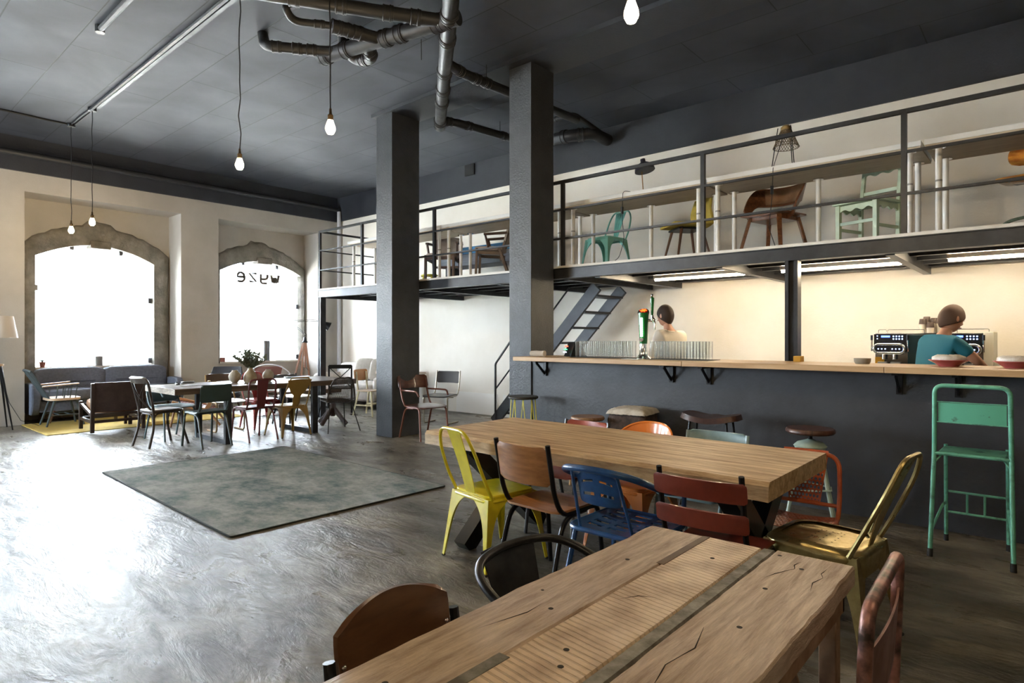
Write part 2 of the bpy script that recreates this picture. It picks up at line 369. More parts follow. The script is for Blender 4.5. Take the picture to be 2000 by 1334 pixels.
# ------------------------------------------------------------------ columns
for x0, x1, y0, y1, lab in ((-7.23, -6.87, 5.32, 5.81, 'dark grey square column beside the rust brown armchair'), (-4.76, -4.43, 5.39, 5.81, 'dark grey square column at the left end of the bar')):
    tag(G().box((x0-(x0+x1)/2, y0-(y0+y1)/2, 0), (x1-(x0+x1)/2, y1-(y0+y1)/2, CZ-.05)).build('column', COLM, bevel=.004), lab, 'column').location = ((x0+x1)/2, (y0+y1)/2, 0)

# ------------------------------------------------------------------ mezzanine
MZ = 2.24; MY = 5.84; XM0, XM1 = -9.6, 3.0
mz = thing('mezzanine_platform', 'black steel mezzanine platform with white floor edge above the bar', 'mezzanine')
g = G().box((XM0, MY, MZ-.14), (XM1, MY+.07, MZ-.035)); g.box((XM0, MY-.02, MZ-.15), (XM1, MY+.09, MZ-.138)); g.box((XM0, MY-.02, MZ-.035), (XM1, MY+.09, MZ-.028))
g.build('edge_beam', BSTEEL, mz, smooth=False)
G().box((XM0, MY-.015, MZ-.026), (XM1, BY-.005, MZ)).build('deck', M('white_deck_board', (225, 222, 214), .5), mz, smooth=False)
for x in (-9.55, -8.2, -6.9, -5.4, -4.33, -3.88, -2.46, -1.0, .45, 1.9):
    G().box((x-.035, MY+.07, MZ-.16), (x+.035, BY-.02, MZ-.03)).build('joist', BSTEEL, mz, smooth=False)
for y in (6.25, 6.65, 7.05, 7.45, 7.8):
    G().box((XM0, y-.025, MZ-.10), (XM1, y+.025, MZ-.028)).build('purlin', BSTEEL, mz, smooth=False)
for x, z0, w_ in ((-9.57, 0, .09), (-1.758, 0, .11), (1.9, 0, .11)):
    g = G().box((x-w_/2, MY-.005, z0), (x-w_/2+.03, MY+.10, MZ-.15)); g.box((x+w_/2-.03, MY-.005, z0), (x+w_/2, MY+.10, MZ-.15)); g.box((x-w_/2+.03, MY+.035, z0), (x+w_/2-.03, MY+.06, MZ-.15))
    g.build('support_post', BSTEEL, mz, smooth=False)
rl = thing('mezzanine_railing', 'thin black steel railing along the edge of the upper floor', 'railing')
for x in (-9.58, -8.34, -6.6, -4.33, -2.6, -.892, .8, 2.5):
    G().box((x-.02, MY+.0, MZ), (x+.02, MY+.04, 3.24)).build('post', BSTEEL, rl, smooth=False)
for z, h in ((3.235, .035), (2.905, .02), (2.565, .02)):
    G().box((XM0, MY+.002, z-h/2), (XM1, MY+.038, z+h/2)).build('rail', BSTEEL, rl, smooth=False)
    G().box((XM0, MY+.04, z-h/2), (XM0+.03, BY-.01, z+h/2)).build('rail', BSTEEL, rl, smooth=False)
# strip lights
TUBEL = M('strip_light_glow', (255, 240, 214), .5, emit=(255, 232, 196), es=48)
for i, x in enumerate((-3.12, -1.62, -.15)):
    t = thing('strip_light', ('glowing strip light under the mezzanine nearest the stairs', 'glowing strip light under the mezzanine just right of the steel post', 'glowing strip light under the mezzanine at the right edge above the cakes')[i], 'light', (x, 6.88, MZ-.13))
    G().box((-.56, -.03, .01), (.56, .03, .05)).build('housing', WPAINT, t); G().tube([(-.55, 0, -.002), (.55, 0, -.002)], .016, 8).build('lamp_tube', TUBEL, t)

# ------------------------------------------------------------------ stairs
st = thing('staircase', 'steep black steel staircase behind the bar column up to the mezzanine', 'stairs')
def onst(z): return -6.65+z*(1.93/2.08)
for y in (7.15, 7.82):
    G().bar((onst(0.02), y, .06), (onst(2.1), y, 2.10), .05, .16).build('stringer', BSTEEL, st, smooth=False)
for k in range(1, 10):
    z = .22*k; G().box((onst(z)-.12, 7.15, z-.02), (onst(z)+.12, 7.82, z+.01)).build('tread', BSTEEL, st, smooth=False)
g = G(); g.tube(fil([(-6.58, 7.12, .1), (-6.58, 7.12, .98), (onst(1.15)+.0, 7.12, 2.1)], .03), .018, 6); g.build('handrail', BSTEEL, st)
g = G(); g.tube([(-6.58, 7.12, .58), (-5.15, 7.12, 2.10)], .012, 6); g.build('lower_rail', BSTEEL, st)

# ------------------------------------------------------------------ wall things
g = G(); prof = []
pp = tag(G().tube(fil([(WX+.17, YS+.05, 4.29), (WX+.17, BY-.12, 4.29)], .05), .05, 12).build('ceiling_pipe', PIPE), 'long black pipe running along the dark band above the windows', 'pipe')
pp = tag(G().tube([(-12.17, 7.93, 0), (-12.17, 7.93, 4.25)], .045, 12).build('drain_pipe', M('grey_white_paint', (196, 196, 200), .4)), 'white vertical pipe in the corner beyond the mezzanine end', 'pipe')
tag(G().box((-.12, -.03, -.1), (.12, .0, .1)).build('vent_opening', M('near_black', (14, 14, 15), .8)), 'small square black vent in the dark band left of the bar column', 'vent').location = (-7.99, BY-.03, 4.46)
tag(G().prism(rrect(.56, .56, .06), (-.01, 0), lambda a, b, t: (a, t, b)).build('wall_poster', M('poster_white', (238, 240, 243), .5, col2=(214, 219, 226), scale=6)), 'white rounded poster on the back wall left of the dark column', 'poster').location = (-10.95, BY-.003, 1.59)
for i, (x0, x1) in enumerate(((-9.9, -8.62), (-8.38, -7.34), (-7.2, -5.9))):
    t = tag(G().box((x0, BY-.012, .005), (x1, BY-.001, .39)).build('wall_panel', M('panel_white', (236, 234, 230), .6), bevel=.002), ('low white board against the back wall behind the rust brown armchair', 'low white board against the back wall left of the stair foot', 'low white board against the back wall behind the staircase')[i], 'panel')

# ------------------------------------------------------------------ bar
bar = thing('bar_counter', 'long bar with oak top and charcoal painted front', 'bar counter', (0, 0, 0))
G().box((-4.4295, 5.41, 0), (XM1, 5.56, 1.14)).build('front_panel', DARKW, bar, smooth=False)
for x0, x1 in ((-4.425, -2.475), (-2.472, -.905), (-.902, 1.2)):
    g = G().box((x0, 5.12, 1.14), (x1, 5.80, 1.185))
    if x0 < -4: g.v = []; g.f = []; g.prism([(-4.47, 5.12), (x1, 5.12), (x1, 5.80), (-4.425, 5.80), (-4.425, 5.385), (-4.47, 5.385)], (1.14, 1.185), XY)
    g.build('worktop', OAK, bar, bevel=.003)
for x in (-4.234, -2.707, -2.338, -.851, -.491, .9):
    g = G().box((x-.02, 5.385, .97), (x+.02, 5.41, 1.14)); g.box((x-.02, 5.20, 1.12), (x+.02, 5.41, 1.139)); g.bar((x, 5.24, 1.12), (x, 5.395, .99), .012, .025)
    g.build('bracket', BLACKM, bar, smooth=False)

bc = thing('back_counter', 'low white back counter under the espresso machine', 'counter', (-.9, 7.55, 0))
G().box((-2.6, -.42, 0), (2.6, .42, .97)).build('cabinet', WHITE, bc, bevel=.003); G().box((-2.62, -.45, .97), (2.62, .43, 1.0)).build('worktop', M('steel_top', (190, 192, 194), .25, .9), bc, bevel=.003)

# glasses
def glass_mesh(parent=None):
    g = G().lathe([(.0, .0), (.026, 0), (.028, .012), (.031, .17), (.0295, .17), (.026, .02), (0, .018)], n=14)
    return g.build('beer_glass', TUMB, parent, ang=50)
g0 = None
for side, (x0, x1) in enumerate(((-3.79, -3.21), (-2.90, -2.40))):
    for r in range(3):
        for k in range(9):
            if g0 is None: o = g0 = glass_mesh()
            else: o = g0.copy(); C.objects.link(o)
            o.location = (x0+(x1-x0)*k/8, 5.40+r*.075, 1.19)
            row = ('front', 'middle', 'back')[r]; nth = ('leftmost', 'second from left', 'third from left', 'fourth from left', 'middle', 'fourth from right', 'third from right', 'second from right', 'rightmost')[k]
            tag(o, '%s beer glass in the %s row %s of the beer tap' % (nth, row, ('left', 'right')[side]), 'glass', ('glasses left of the tap', 'glasses right of the tap')[side]+', %s row' % row)
for x0, x1, lab in ((-3.86, -3.14, 'thin black bar mat under the glasses left of the beer tap'), (-2.96, -2.32, 'thin black bar mat under the glasses right of the beer tap')):
    tag(G().box((x0, 5.34, 1.1855), (x1, 5.61, 1.19)).build('bar_mat', RUBBER, bevel=.001), lab, 'mat')

# beer tap
tp = thing('beer_tap', 'green glowing beer tap column with red star and chrome base', 'beer tap', (-3.03, 5.44, 1.185), 20)
G().lathe([(.085, 0), (.085, .006), (.06, .02), (.043, .05), (.038, .15), (.04, .15), (0, .15)]).build('base', CHROME, tp)
GR = M('green_enamel', (30, 112, 52), .25, coat=.5)
G().lathe([(.038, .15), (.041, .2), (.047, .34), (.052, .42), (.055, .455), (0, .455)]).build('column_body', GR, tp)
cap = G().lathe([(.056, -.02), (.058, .0), (.05, .012), (0, .015)], (0, 0, .465), ax=(.0, -.45, .9)).build('cap', BLACKM, tp)
sp = []
for k in range(12): r = .036 if k % 2 == 0 else .015; a = pi*k/6; sp.append((r*cos(a), r*sin(a)))
G().prism(sp, (.014, .02), lambda a, b, t: Vector((0, 0, .465))+Matrix.Rotation(radians(26.6), 3, 'X') @ Vector((a, b, t))).build('star', M('red_star_glow', (230, 60, 20), .4, emit=(255, 70, 20), es=3), cap)
g = G()
for k in range(9): g.box((-.022, -.058, .22+k*.021), (-.002, -.044, .236+k*.021))
g.build('light_strip', M('green_white_glow', (220, 255, 230), .4, emit=(200, 255, 214), es=5), tp)
G().lathe([(.02, 0), (.02, .012), (0, .014)], (-.015, -.036, .19), ax=(0, -1, 0), n=14).build('badge', CHROME, tp)
g = G(); g.tube([(.035, 0, .38), (.10, 0, .38)], .014, 10); g.tube(fil([(.085, 0, .40), (.11, 0, .37), (.115, -.02, .29)], .03), [.02, .02, .019, .018, .016, .014, .012, .009], 10); g.tube([(.085, 0, .38), (.085, 0, .43)], .018, 10)
g.build('spout', CHROME, tp)
hd = G().lathe([(.008, 0), (.012, .02), (.018, .12), (.021, .17), (.0, .19)], (.085, 0, .43), n=14).build('tap_handle', GR, tp)
G().pill((.085, 0, .625), (.016, .016, .014)).build('knob', CHROME, hd)

t = thing('till_screen', 'small black till screen on the bar beside the column', 'till', (-3.98, 5.62, 1.185), 150)
G().prism([(-.1, 0), (.1, 0), (.05, .16), (-.02, .16)], (-.09, .09), lambda a, b, tt: (tt, a, b)).build('body', BLACKM, t, bevel=.004)
for k, (c_, z) in enumerate((((230, 80, 50), .115), ((60, 190, 120), .08), ((190, 210, 240), .05))):
    G().box((-.06, .062-.03*0+(.16-z)*.31*0+.052+(.115-z)*.3, z-.006), (.03, .062+.05+(.115-z)*.3+.004, z+.006)).build('screen_line', M('screen_%d' % k, c_, .4, emit=c_, es=1.5), t)
tag(G().lathe([(.0, -.09), (.03, -.088), (.034, -.02), (.03, .03), (.035, .088), (0, .09)], ax=(1, .1, 0), n=14).build('rolled_cloth', M('linen_cloth', (188, 178, 164), .9, bump=.002)), 'rolled beige cloth lying on the bar in front of the column', 'cloth').location = (-4.22, 5.25, 1.22)
tag(G().lathe([(0, 0), (.05, 0), (.06, .02), (.062, .045), (.0, .045)]).build('coaster_stack', M('grey_card', (150, 142, 130), .8)), 'low stack of round grey coasters on the bar left of the espresso machine', 'coasters').location = (-1.14, 5.6, 1.185)
tag(G().box((-.03, -.05, 0), (.03, .05, .05)).build('mustard_box', M('mustard_card', (200, 150, 40), .6), bevel=.003), 'small mustard box on the bar just right of the steel post', 'box').location = (-1.655, 5.70, 1.185)
tag(G().box((-.09, -.05, 0), (.09, .05, .004)).build('paper_note', M('white_paper', (240, 240, 238), .7)), 'white paper slip on the bar at the foot of the beer tap', 'paper').location = (-3.06, 5.27, 1.185)
for i, (x, y) in enumerate(((-.56, 5.52), (-.18, 5.5))):
    t = thing('cake_plate', ('pink footed plate holding a sugared cake in front of the espresso machine', 'pink footed plate holding a sugared cake at the right edge of the bar')[i], 'plate', (x, y, 1.185))
    G().lathe([(0, 0), (.06, 0), (.065, .006), (.10, .03), (.128, .045), (.126, .049), (.095, .036), (0, .02)], n=36).build('dish', M('rose_ceramic', (176, 92, 92), .2), t)
    c = thing('sponge_cake', ('white sugar dusted ring cake on the pink plate in front of the espresso machine', 'white sugar dusted ring cake on the pink plate at the right edge')[i], 'cake', (x, y, 1.185+.03))
    g = G().lathe([(.022, .045), (.035, .0), (.085, 0), (.105, .018), (.102, .04), (.07, .055), (.04, .055), (.022, .045)], n=40); rr = random.Random(i)
    g.v = [(a+rr.uniform(-.002, .002), b+rr.uniform(-.002, .002), z+rr.uniform(-.003, .003)) for a, b, z in g.v]
    g.build('cake_body', M('sugar_dust', (240, 236, 230), .9, col2=(214, 204, 190), scale=30, bump=.003), c, ang=80)

# espresso machine
em = thing('espresso_machine', 'chrome and black two group espresso machine with blue displays', 'coffee machine', (-.86, 7.1, 1.0))
G().box((-.47, 0, .04), (.40, .55, .44)).build('body', M('dark_mirror_steel', (120, 122, 124), .14, .9), em, bevel=.006)
G().box((.40, .0, .02), (.475, .55, .45)).build('side_panel', M('cream_panel', (206, 202, 186), .5), em, bevel=.004)
G().box((-.47, -.003, .12), (-.39, .02, .20)).build('side_accent', M('amber_panel', (200, 145, 20), .4), em)
G().box((-.19, -.012, .06), (.10, .0, .42)).build('centre_panel', M('teal_black_panel', (40, 62, 66), .15, .6), em, bevel=.003)
BL = M('blue_display', (60, 90, 255), .4, emit=(70, 105, 255), es=4); BD = M('blue_led', (170, 195, 255), .4, emit=(150, 180, 255), es=4)
for sx in (-.34, .25):
    G().box((sx-.14, -.008, .28), (sx+.14, .0, .43)).build('control_panel', M('black_gloss_panel', (38, 38, 40), .12, .3), em)
    G().box((sx-.075, -.014, .398), (sx-.0, -.008, .415)).build('display', BL, em)
    for r_ in range(2):
        for k in range(4): G().pill((sx+.03+k*.025, -.010, .408-r_*.026), (.0065, .004, .0065), n=8, m=5).build('button', BD, em)
    for k in range(2): G().pill((sx-.11, -.010, .412-k*.028), (.005, .004, .005), n=8, m=5).build('button', BD, em)
    for hx in (sx-.155, sx+.155):
        lv = G().tube([(hx, -.03, .26), (hx, -.035, .37)], .008, 8).build('steam_lever', CHROME, em); G().tube([(hx, -.035, .37), (hx, -.036, .42)], .011, 8).build('grip', BLACKM, lv)
    ring = [(sx+a, -.06, .285+b) for a, b in rrect(.26, .085, .042, 8)]
    gh = G().tube(ring, .014, 10, closed=True).build('group_head', CHROME, em)
    G().prism(rrect(.24, .06, .03, 8), (-.07, -.02), lambda a, b, t_: (sx+a, t_, .285+b)).build('face', M('black_gloss_panel', (38, 38, 40), .12, .3), gh)
    for k in (-3, -2, -1, 1, 2, 3): G().pill((sx+k*.03, -.072, .283), (.006, .004, .006), n=8, m=5).build('button', BD, gh)
    for kx in (-.045, .045): G().tube([(sx+kx, -.05, .24), (sx+kx, -.05, .18)], .016, 10).build('brew_spout', CHROME, em)
    for kx in (-.06, .05): G().box((sx+kx-.04, -.06, .06), (sx+kx+.04, -.01, .155)).build('drip_tank', M('brushed_steel', (150, 150, 150), .3, .9), em, bevel=.005)
G().box((-.47, -.12, .0), (.47, .1, .05)).build('drip_tray', M('brushed_steel', (150, 150, 150), .3, .9), em, bevel=.004)
for x0, x1 in ((-.45, -.38), (-.37, -.06), (.08, .16), (.2, .44)):
    G().tube(fil([(x0, .05, .44), (x0, .05, .475), (x1, .05, .475), (x1, .05, .44)], .012), .003, 6).build('cup_rail', CHROME, em)
LIDC = M('brown_cup_lid', (74, 60, 54), .4); CUPC = M('cream_paper_cup', (226, 216, 198), .7)
for i, (dx, dy, hh) in enumerate(((-.085, .1, .10), (-.065, .2, .125), (-.02, .06, .065), (.0, .17, .11), (.05, .1, .105), (.065, .22, .13), (.10, .08, .095))):
    c = thing('paper_cup', ('leftmost takeaway cup with brown lid on the espresso machine', 'takeaway cup with brown lid just behind the leftmost one on the espresso machine', 'shortest takeaway cup, in front, on the espresso machine', 'takeaway cup with brown lid in the middle of the espresso machine cups', 'takeaway cup with brown lid second from the right in front on the espresso machine', 'tallest takeaway cup at the back right on the espresso machine', 'rightmost takeaway cup with brown lid on the espresso machine')[i], 'cup', (-.86+dx, 7.15+dy, 1.44), group='takeaway cups on the espresso machine')
    G().lathe([(0, 0), (.026, 0), (.031, hh-.01), (0, hh-.01)], n=16).build('cup_body', CUPC, c)
    G().lathe([(.035, hh-.012), (.033, hh+.0), (.029, hh+.035), (.026, hh+.04), (0, hh+.038)], n=16).build('lid', LIDC, c)

# ------------------------------------------------------------------ pendants and ceiling services
BULBM = M('bulb_glow', (255, 226, 170), .4, emit=(255, 224, 176), es=260)
for i, (x, y, lab) in enumerate(((-10.98, 2.564, 'bare glowing bulb on a black cord, left one of the pair before the first window'), (-10.0, 2.578, 'bare glowing bulb on a black cord, right one of the pair before the first window'),
        (-5.632, 2.613, 'bare glowing bulb on a long black cord over the floor before the second window'), (-4.123, 2.61, 'bare glowing bulb on a black cord just left of the far column'), (-1.549, 2.66, 'bare glowing bulb at the top edge over the thick wooden table'),
        (.9, 2.66, 'added fill bulb out of view beyond the right edge of the frame'), (-.9, -.9, 'added fill bulb behind the camera, left of two'), (.9, -.9, 'added fill bulb behind the camera, right of two'))):  # these three hang out of view, added to brighten the near tables
    t = thing('pendant_bulb', lab, 'pendant lamp', (x, y, 3.0), group='bare bulb pendants')
    rr = random.Random(i); L_ = CZ-3.0
    G().tube([(rr.uniform(-.012, .012) if 0 < k < 9 else 0, rr.uniform(-.008, .008) if 0 < k < 9 else 0, .12+(L_-.12)*k/9) for k in range(10)], .005, 6).build('cord', CORD, t)
    G().lathe([(.021, .05), (.022, .09), (.012, .10), (.009, .14), (0, .145)], n=14).build('socket', M('dark_brass_socket', (70, 56, 36), .4, .6), t)
    G().lathe([(.0, -.055), (.022, -.05), (.036, -.022), (.036, -.002), (.024, .035), (.018, .052), (0, .052)], n=18).build('bulb', BULBM, t)
    G().lathe([(.05, -.045), (.055, -.035), (.055, 0), (0, 0)], (0, 0, L_), n=12).build('ceiling_rose', BLACKM, t)
g = G(); g.tube([(-10.0, 2.56, CZ-.03), (-6, 2.55, CZ-.03), (XE, 2.55, CZ-.03)], .022, 8); g.box((-9.9, 2.60, CZ-.02), (XE, 2.64, CZ))
tag(g.build('ceiling_conduit', PIPE), 'straight dark conduit crossing the ceiling towards the windows', 'conduit')
g = G(); g.tube([(-10.0, 2.57, CZ-.012), (-10.5, 2.55, CZ-.016), (-10.98, 2.56, CZ-.012), (-11.0, 2.3, CZ-.012), (-10.95, 1.4, CZ-.016), (-11.0, -2, CZ-.012)], .012, 6); g.tube([(-10.0, 2.60, CZ-.012), (-10.98, 2.60, CZ-.012), (-11.03, 2.3, CZ-.012), (-10.98, 1.4, CZ-.016), (-11.03, -2, CZ-.012)], .010, 6)
tag(g.build('ceiling_cable', CORD), 'pair of black cables on the ceiling leading left from the first pendant', 'cable')
tag(G().tube([(-7.3, 1.95, CZ-.04), (-4, 1.95, CZ-.04)], .03, 8).tube([(-7.3, 1.95, CZ-.07), (-7.3, 1.95, CZ)], .045, 8).build('capped_conduit', PIPE), 'short capped dark pipe on the ceiling at the top left', 'pipe')

def pipe(root, pts, r, rings=(), name='pipe_run'):
    pts = [Vector(p) for p in pts]
    o = G().tube(fil(pts, .09, 6), r, 14).build(name, PIPE, root)
    for (i, t_) in rings:
        a, b = pts[i], pts[i+1]; c = a.lerp(b, t_); d = (b-a).normalized()
        G().lathe([(r*1.0, -.05), (r*1.13, -.048), (r*1.13, -.03), (r*1.2, -.028), (r*1.2, -.015), (r*1.1, -.012), (r*1.1, .03), (r*1.17, .032), (r*1.17, .045), (r, .05)], c, n=16, ax=d).build('socket_ring', PIPE, o)
dp = thing('drainage_pipes', 'group of black drainage pipes with ribbed joints under the ceiling', 'pipes')
zc = 4.36
pipe(dp, [(-3.2, 3.03, zc), (-3.95, 3.70, zc), (-6.42, 5.80, zc-.02)], .075, ((0, .3), (0, .75), (1, .08), (1, .22), (1, .45), (1, .6), (1, .72), (1, .93)), 'main_pipe')
pipe(dp, [(-4.12, 3.95, zc), (-5.3, 3.67, zc), (-5.80, 3.55, zc-.01)], .075, ((0, .12), (0, .2), (0, .55), (0, .7), (1, .3), (1, .85)), 'branch_pipe')
pipe(dp, [(-4.28, 3.90, zc), (-4.62, 3.37, zc), (-5.25, 2.42, zc+.03), (-5.3, 2.3, CZ)], .062, ((0, .4), (0, .8), (1, .25), (1, .6)))
pipe(dp, [(-4.98, 3.74, zc), (-5.14, 3.26, zc), (-5.34, 2.98, zc), (-5.24, 2.84, zc+.05), (-5.38, 3.02, CZ)], .036, ((1, .3), (0, .9)))
pipe(dp, [(-5.00, 3.74, zc), (-5.14, 3.28, zc)], .06, ((0, .5), (0, .75), (0, .93)))
pipe(dp, [(-5.55, 3.60, zc), (-5.66, 3.5, zc), (-6.0, 3.04, zc), (-6.2, 3.12, CZ)], .052, ((1, .2), (1, .45), (1, .8)))
pipe(dp, [(-5.2, 3.70, zc), (-5.36, 3.90, zc-.03), (-5.62, 3.86, zc+.02), (-5.62, 3.72, zc+.12), (-5.6, 3.7, CZ)], .062, ((0, .6), (1, .5)))
pipe(dp, [(-4.9, 4.50, zc), (-4.99, 4.9, zc+.02), (-4.93, 7.0, zc+.05)], .055, ((0, .7), (1, .08), (1, .16)))
pipe(dp, [(-6.28, 5.66, zc), (-6.2, 5.95, zc+.02), (-6.0, 7.8, zc+.04)], .055, ((0, .5), (1, .1), (1, .45)))
pipe(dp, [(-6.0, 7.3, zc), (-5.3, 7.3, zc-.02), (-5.0, 7.5, zc), (-5.0, 7.9, zc)], .085, ((0, .5), (0, .9), (1, .5)))
pipe(dp, [(-5.6, 6.9, zc+.1), (-4.95, 6.95, zc+.12), (-5.0, 7.8, zc+.05)], .035, ((0, .5),))
for x, y in ((-4.95, 5.2), (-6.1, 6.7), (-5.05, 4.3)): G().tube([(x, y, zc), (x, y, CZ)], .004, 5).build('hanger_rod', CORD, dp)

# ------------------------------------------------------------------ rugs
t = thing('grey_rug', 'large worn grey green rug on the open concrete floor', 'rug', (-5.80, 2.95, 0), -1)
G().prism(rrect(3.04, 1.98, .02), (.0, .012), XY).build('pile', M('faded_green_rug', (156, 154, 144), .95, nr=.78, col2=(62, 82, 80), scale=1.5, st=(1, 1.5, 1), ramp=(.40, .62), bump=.004, bs=120, detail=14, dist=.0), t, smooth=False)
g = G(); g.tube([(a, b, .007) for a, b in rrect(3.05, 1.99, .02)], .007, 6, closed=True); g.build('edge_binding', M('dark_binding', (42, 46, 44), .9), t)
t = thing('yellow_rug', 'mustard yellow rug under the wooden armchair and leather lounge chair', 'rug', (-11.5, 3.64, 0))
G().prism(rrect(1.6, 2.86, .01), (.0, .01), XY).build('pile', M('mustard_rug', (204, 176, 84), .95, col2=(190, 166, 96), scale=3, bump=.003, bs=90), t, smooth=False)

# ------------------------------------------------------------------ big tables
t2 = thing('slab_table', 'thick weathered wooden slab table on black steel X legs', 'table', (-2.075, 3.24, 0))
g = G(); rr = random.Random(3); nx = 46
for k in range(nx+1):
    x = -1.145+2.29*k/nx; j = rr.uniform(-.006, .006); j2 = rr.uniform(-.005, .005)
    g.v += [(x, -.465+j, .672), (x, -.462+j, .69), (x, -.468+j2, .74), (x, -.452+j2, .76), (x, .458, .76), (x, .465, .745), (x, .465, .672)]
for k in range(nx):
    for q in range(7): g.f.append((k*7+q, k*7+(q+1) % 7, (k+1)*7+(q+1) % 7, (k+1)*7+q))
g.f += [tuple(range(7)), tuple(range(nx*7, nx*7+7))[::-1]]
g.build('tabletop', SLABW, t2, ang=30)
for x in (-.84, .92):
    g = G(); g.bar((x, -.40, .01), (x, .36, .672), .11, .10, up=(1, 0, 0)); g.build('cross_leg', BLACKM, t2, smooth=False)
    g = G(); g.bar((x, .40, .01), (x, -.36, .672), .11, .10, up=(1, 0, 0)); g.build('cross_leg', BLACKM, t2, smooth=False)
    G().box((x-.06, -.42, .660), (x+.06, .42, .671)).build('top_plate', BLACKM, t2, smooth=False)

# near table (long, rough planks, angle iron frame)
NW = lambda n, st_, **k: M(n, (230, 210, 188), .26, col2=(156, 132, 110), scale=7, st=st_, ramp=(.25, .65), bump=.006, bs=13, bst=st_, dist=.3, nr=.7, rough2=.5, **k)
nt_ = thing('plank_table', 'rough reclaimed plank table in the foreground with metal inlay strips', 'table', (-.715, .60, 0))
WAVY = NW('wavy_reclaimed_wood', (5, .55, 3)); RIDG = bpy.data.materials.new('saw_ridged_wood'); RIDG.use_nodes = True
n_ = RIDG.node_tree; P_ = n_.nodes['Principled BSDF']; P_.inputs['Roughness'].default_value = .38
tc_ = n_.nodes.new('ShaderNodeTexCoord'); wv = n_.nodes.new('ShaderNodeTexWave'); wv.bands_direction = 'Y'; wv.inputs['Scale'].default_value = 17; wv.inputs['Distortion'].default_value = 1.2; wv.inputs['Detail'].default_value = 2; wv.inputs['Detail Scale'].default_value = .6
mp_ = n_.nodes.new('ShaderNodeMapping'); mp_.inputs['Rotation'].default_value = (0, 0, .12); n_.links.new(tc_.outputs['Object'], mp_.inputs[0]); n_.links.new(mp_.outputs[0], wv.inputs[0])
ns_ = n_.nodes.new('ShaderNodeTexNoise'); ns_.inputs['Scale'].default_value = 9; ns_.inputs['Detail'].default_value = 8; n_.links.new(tc_.outputs['Object'], ns_.inputs[0])
rp_ = n_.nodes.new('ShaderNodeValToRGB'); rp_.color_ramp.elements[0].color = L((176, 148, 120)); rp_.color_ramp.elements[1].color = L((232, 208, 180)); rp_.color_ramp.elements[0].position = .3; rp_.color_ramp.elements[1].position = .6
n_.links.new(ns_.outputs[0], rp_.inputs[0]); n_.links.new(rp_.outputs[0], P_.inputs['Base Color'])
rw_ = n_.nodes.new('ShaderNodeValToRGB'); rw_.color_ramp.elements[0].position = .0; rw_.color_ramp.elements[1].position = .25; n_.links.new(wv.outputs[0], rw_.inputs[0])
bp_ = n_.nodes.new('ShaderNodeBump'); bp_.inputs['Distance'].default_value = .005; n_.links.new(rw_.outputs[0], bp_.inputs['Height']); n_.links.new(bp_.outputs[0], P_.inputs['Normal'])
def plank(x0, x1, m, y0=-1.35, y1=1.29, jag=(0, 0), name='plank', zt=.76, sx=.004, dz=0):
    """plank along y with wavering long edges, cut slightly skew at the far end"""
    rr = random.Random(int((x0+5)*1000)); n = 60; vs = []; g = G()
    a = b = 0
    for k in range(n+1):
        y = y0+(y1-y0)*k/n; a = a*.6+rr.uniform(-1, 1)*jag[0]; b = b*.6+rr.uniform(-1, 1)*jag[1]; z = zt+dz*rr.uniform(-1, 1)
        vs += [(x0+a, y+.03*(0 if k < n else (x0+.1)), zt-.05), (x0+a, y+.03*(0 if k < n else x0+.1), z-.006), (x0+a+sx, y+.03*(0 if k < n else x0+.1), z), (x1+b-sx, y+.03*(0 if k < n else x1+.1), z), (x1+b, y+.03*(0 if k < n else x1+.1), z-.006), (x1+b, y+.03*(0 if k < n else x1+.1), zt-.05)]
    fs = [(k*6+q, k*6+(q+1) % 6, (k+1)*6+(q+1) % 6, (k+1)*6+q) for k in range(n) for q in range(6)]
    g.add(vs, fs+[tuple(range(6)), tuple(range(n*6, n*6+6))[::-1]]); return g.build(name, m, nt_, ang=30)
plank(-.305, -.115, WAVY, jag=(.004, .001), dz=.0012); plank(-.112, .058, RIDG, y1=1.295)
plank(.097, .305, NW('scratched_reclaimed_wood', (6, .5, 3)), y1=1.305, jag=(.001, .003), dz=.0008)
ZINC = M('aged_zinc_strip', (140, 138, 132), .42, .55, col2=(96, 92, 86), scale=22, bump=.001, bs=60, rough2=.6)
plank(.059, .096, ZINC, y0=.32, y1=1.30, name='metal_strip'); plank(.059, .096, M('brown_inlay_wood', (104, 80, 62), .5, col2=(84, 62, 48), scale=12), y0=-1.35, y1=.318, name='inlay_strip')
plank(-.128, -.098, M('brown_inlay_wood', (104, 80, 62), .5), y0=.98, y1=1.292, name='inlay_strip', zt=.7615); plank(-.128, -.093, ZINC, y0=-.2, y1=.32, name='metal_strip', zt=.7615)
for x, y in ((-.2, .95), (-.21, .1), (-.25, .62), (-.02, 1.12), (-.03, .42), (.0, .36), (.20, 1.2), (.17, 1.0), (.12, 1.27), (.2, .75), (.16, .35), (-.17, .55)):
    G().lathe([(.0075, -.002), (.0065, .0006), (0, .0009)], (x, y, .76), n=9).build('nail_hole', M('dark_nail', (32, 26, 22), .7), nt_)
CRK = M('dark_crack', (34, 27, 22), .9)
for pts in ([(.255, 1.285), (.25, 1.2), (.262, 1.17), (.25, 1.12), (.268, 1.02)], [(.19, 1.29), (.175, 1.22), (.185, 1.19), (.155, 1.12), (.14, 1.06)], [(.14, .7), (.165, .6), (.15, .5), (.175, .38)], [(-.08, .7), (-.05, .75), (-.01, .77)], [(-.235, .35), (-.2, .5), (-.205, .62)]):
    G().tube([(x, y, .7596) for x, y in pts], [.0004]+[.0016]*(len(pts)-2)+[.0004], 4).build('crack', CRK, nt_)
RUSTW = M('worn_beige_metal', (176, 146, 118), .5, .3, col2=(120, 90, 68), scale=8, rough2=.65)
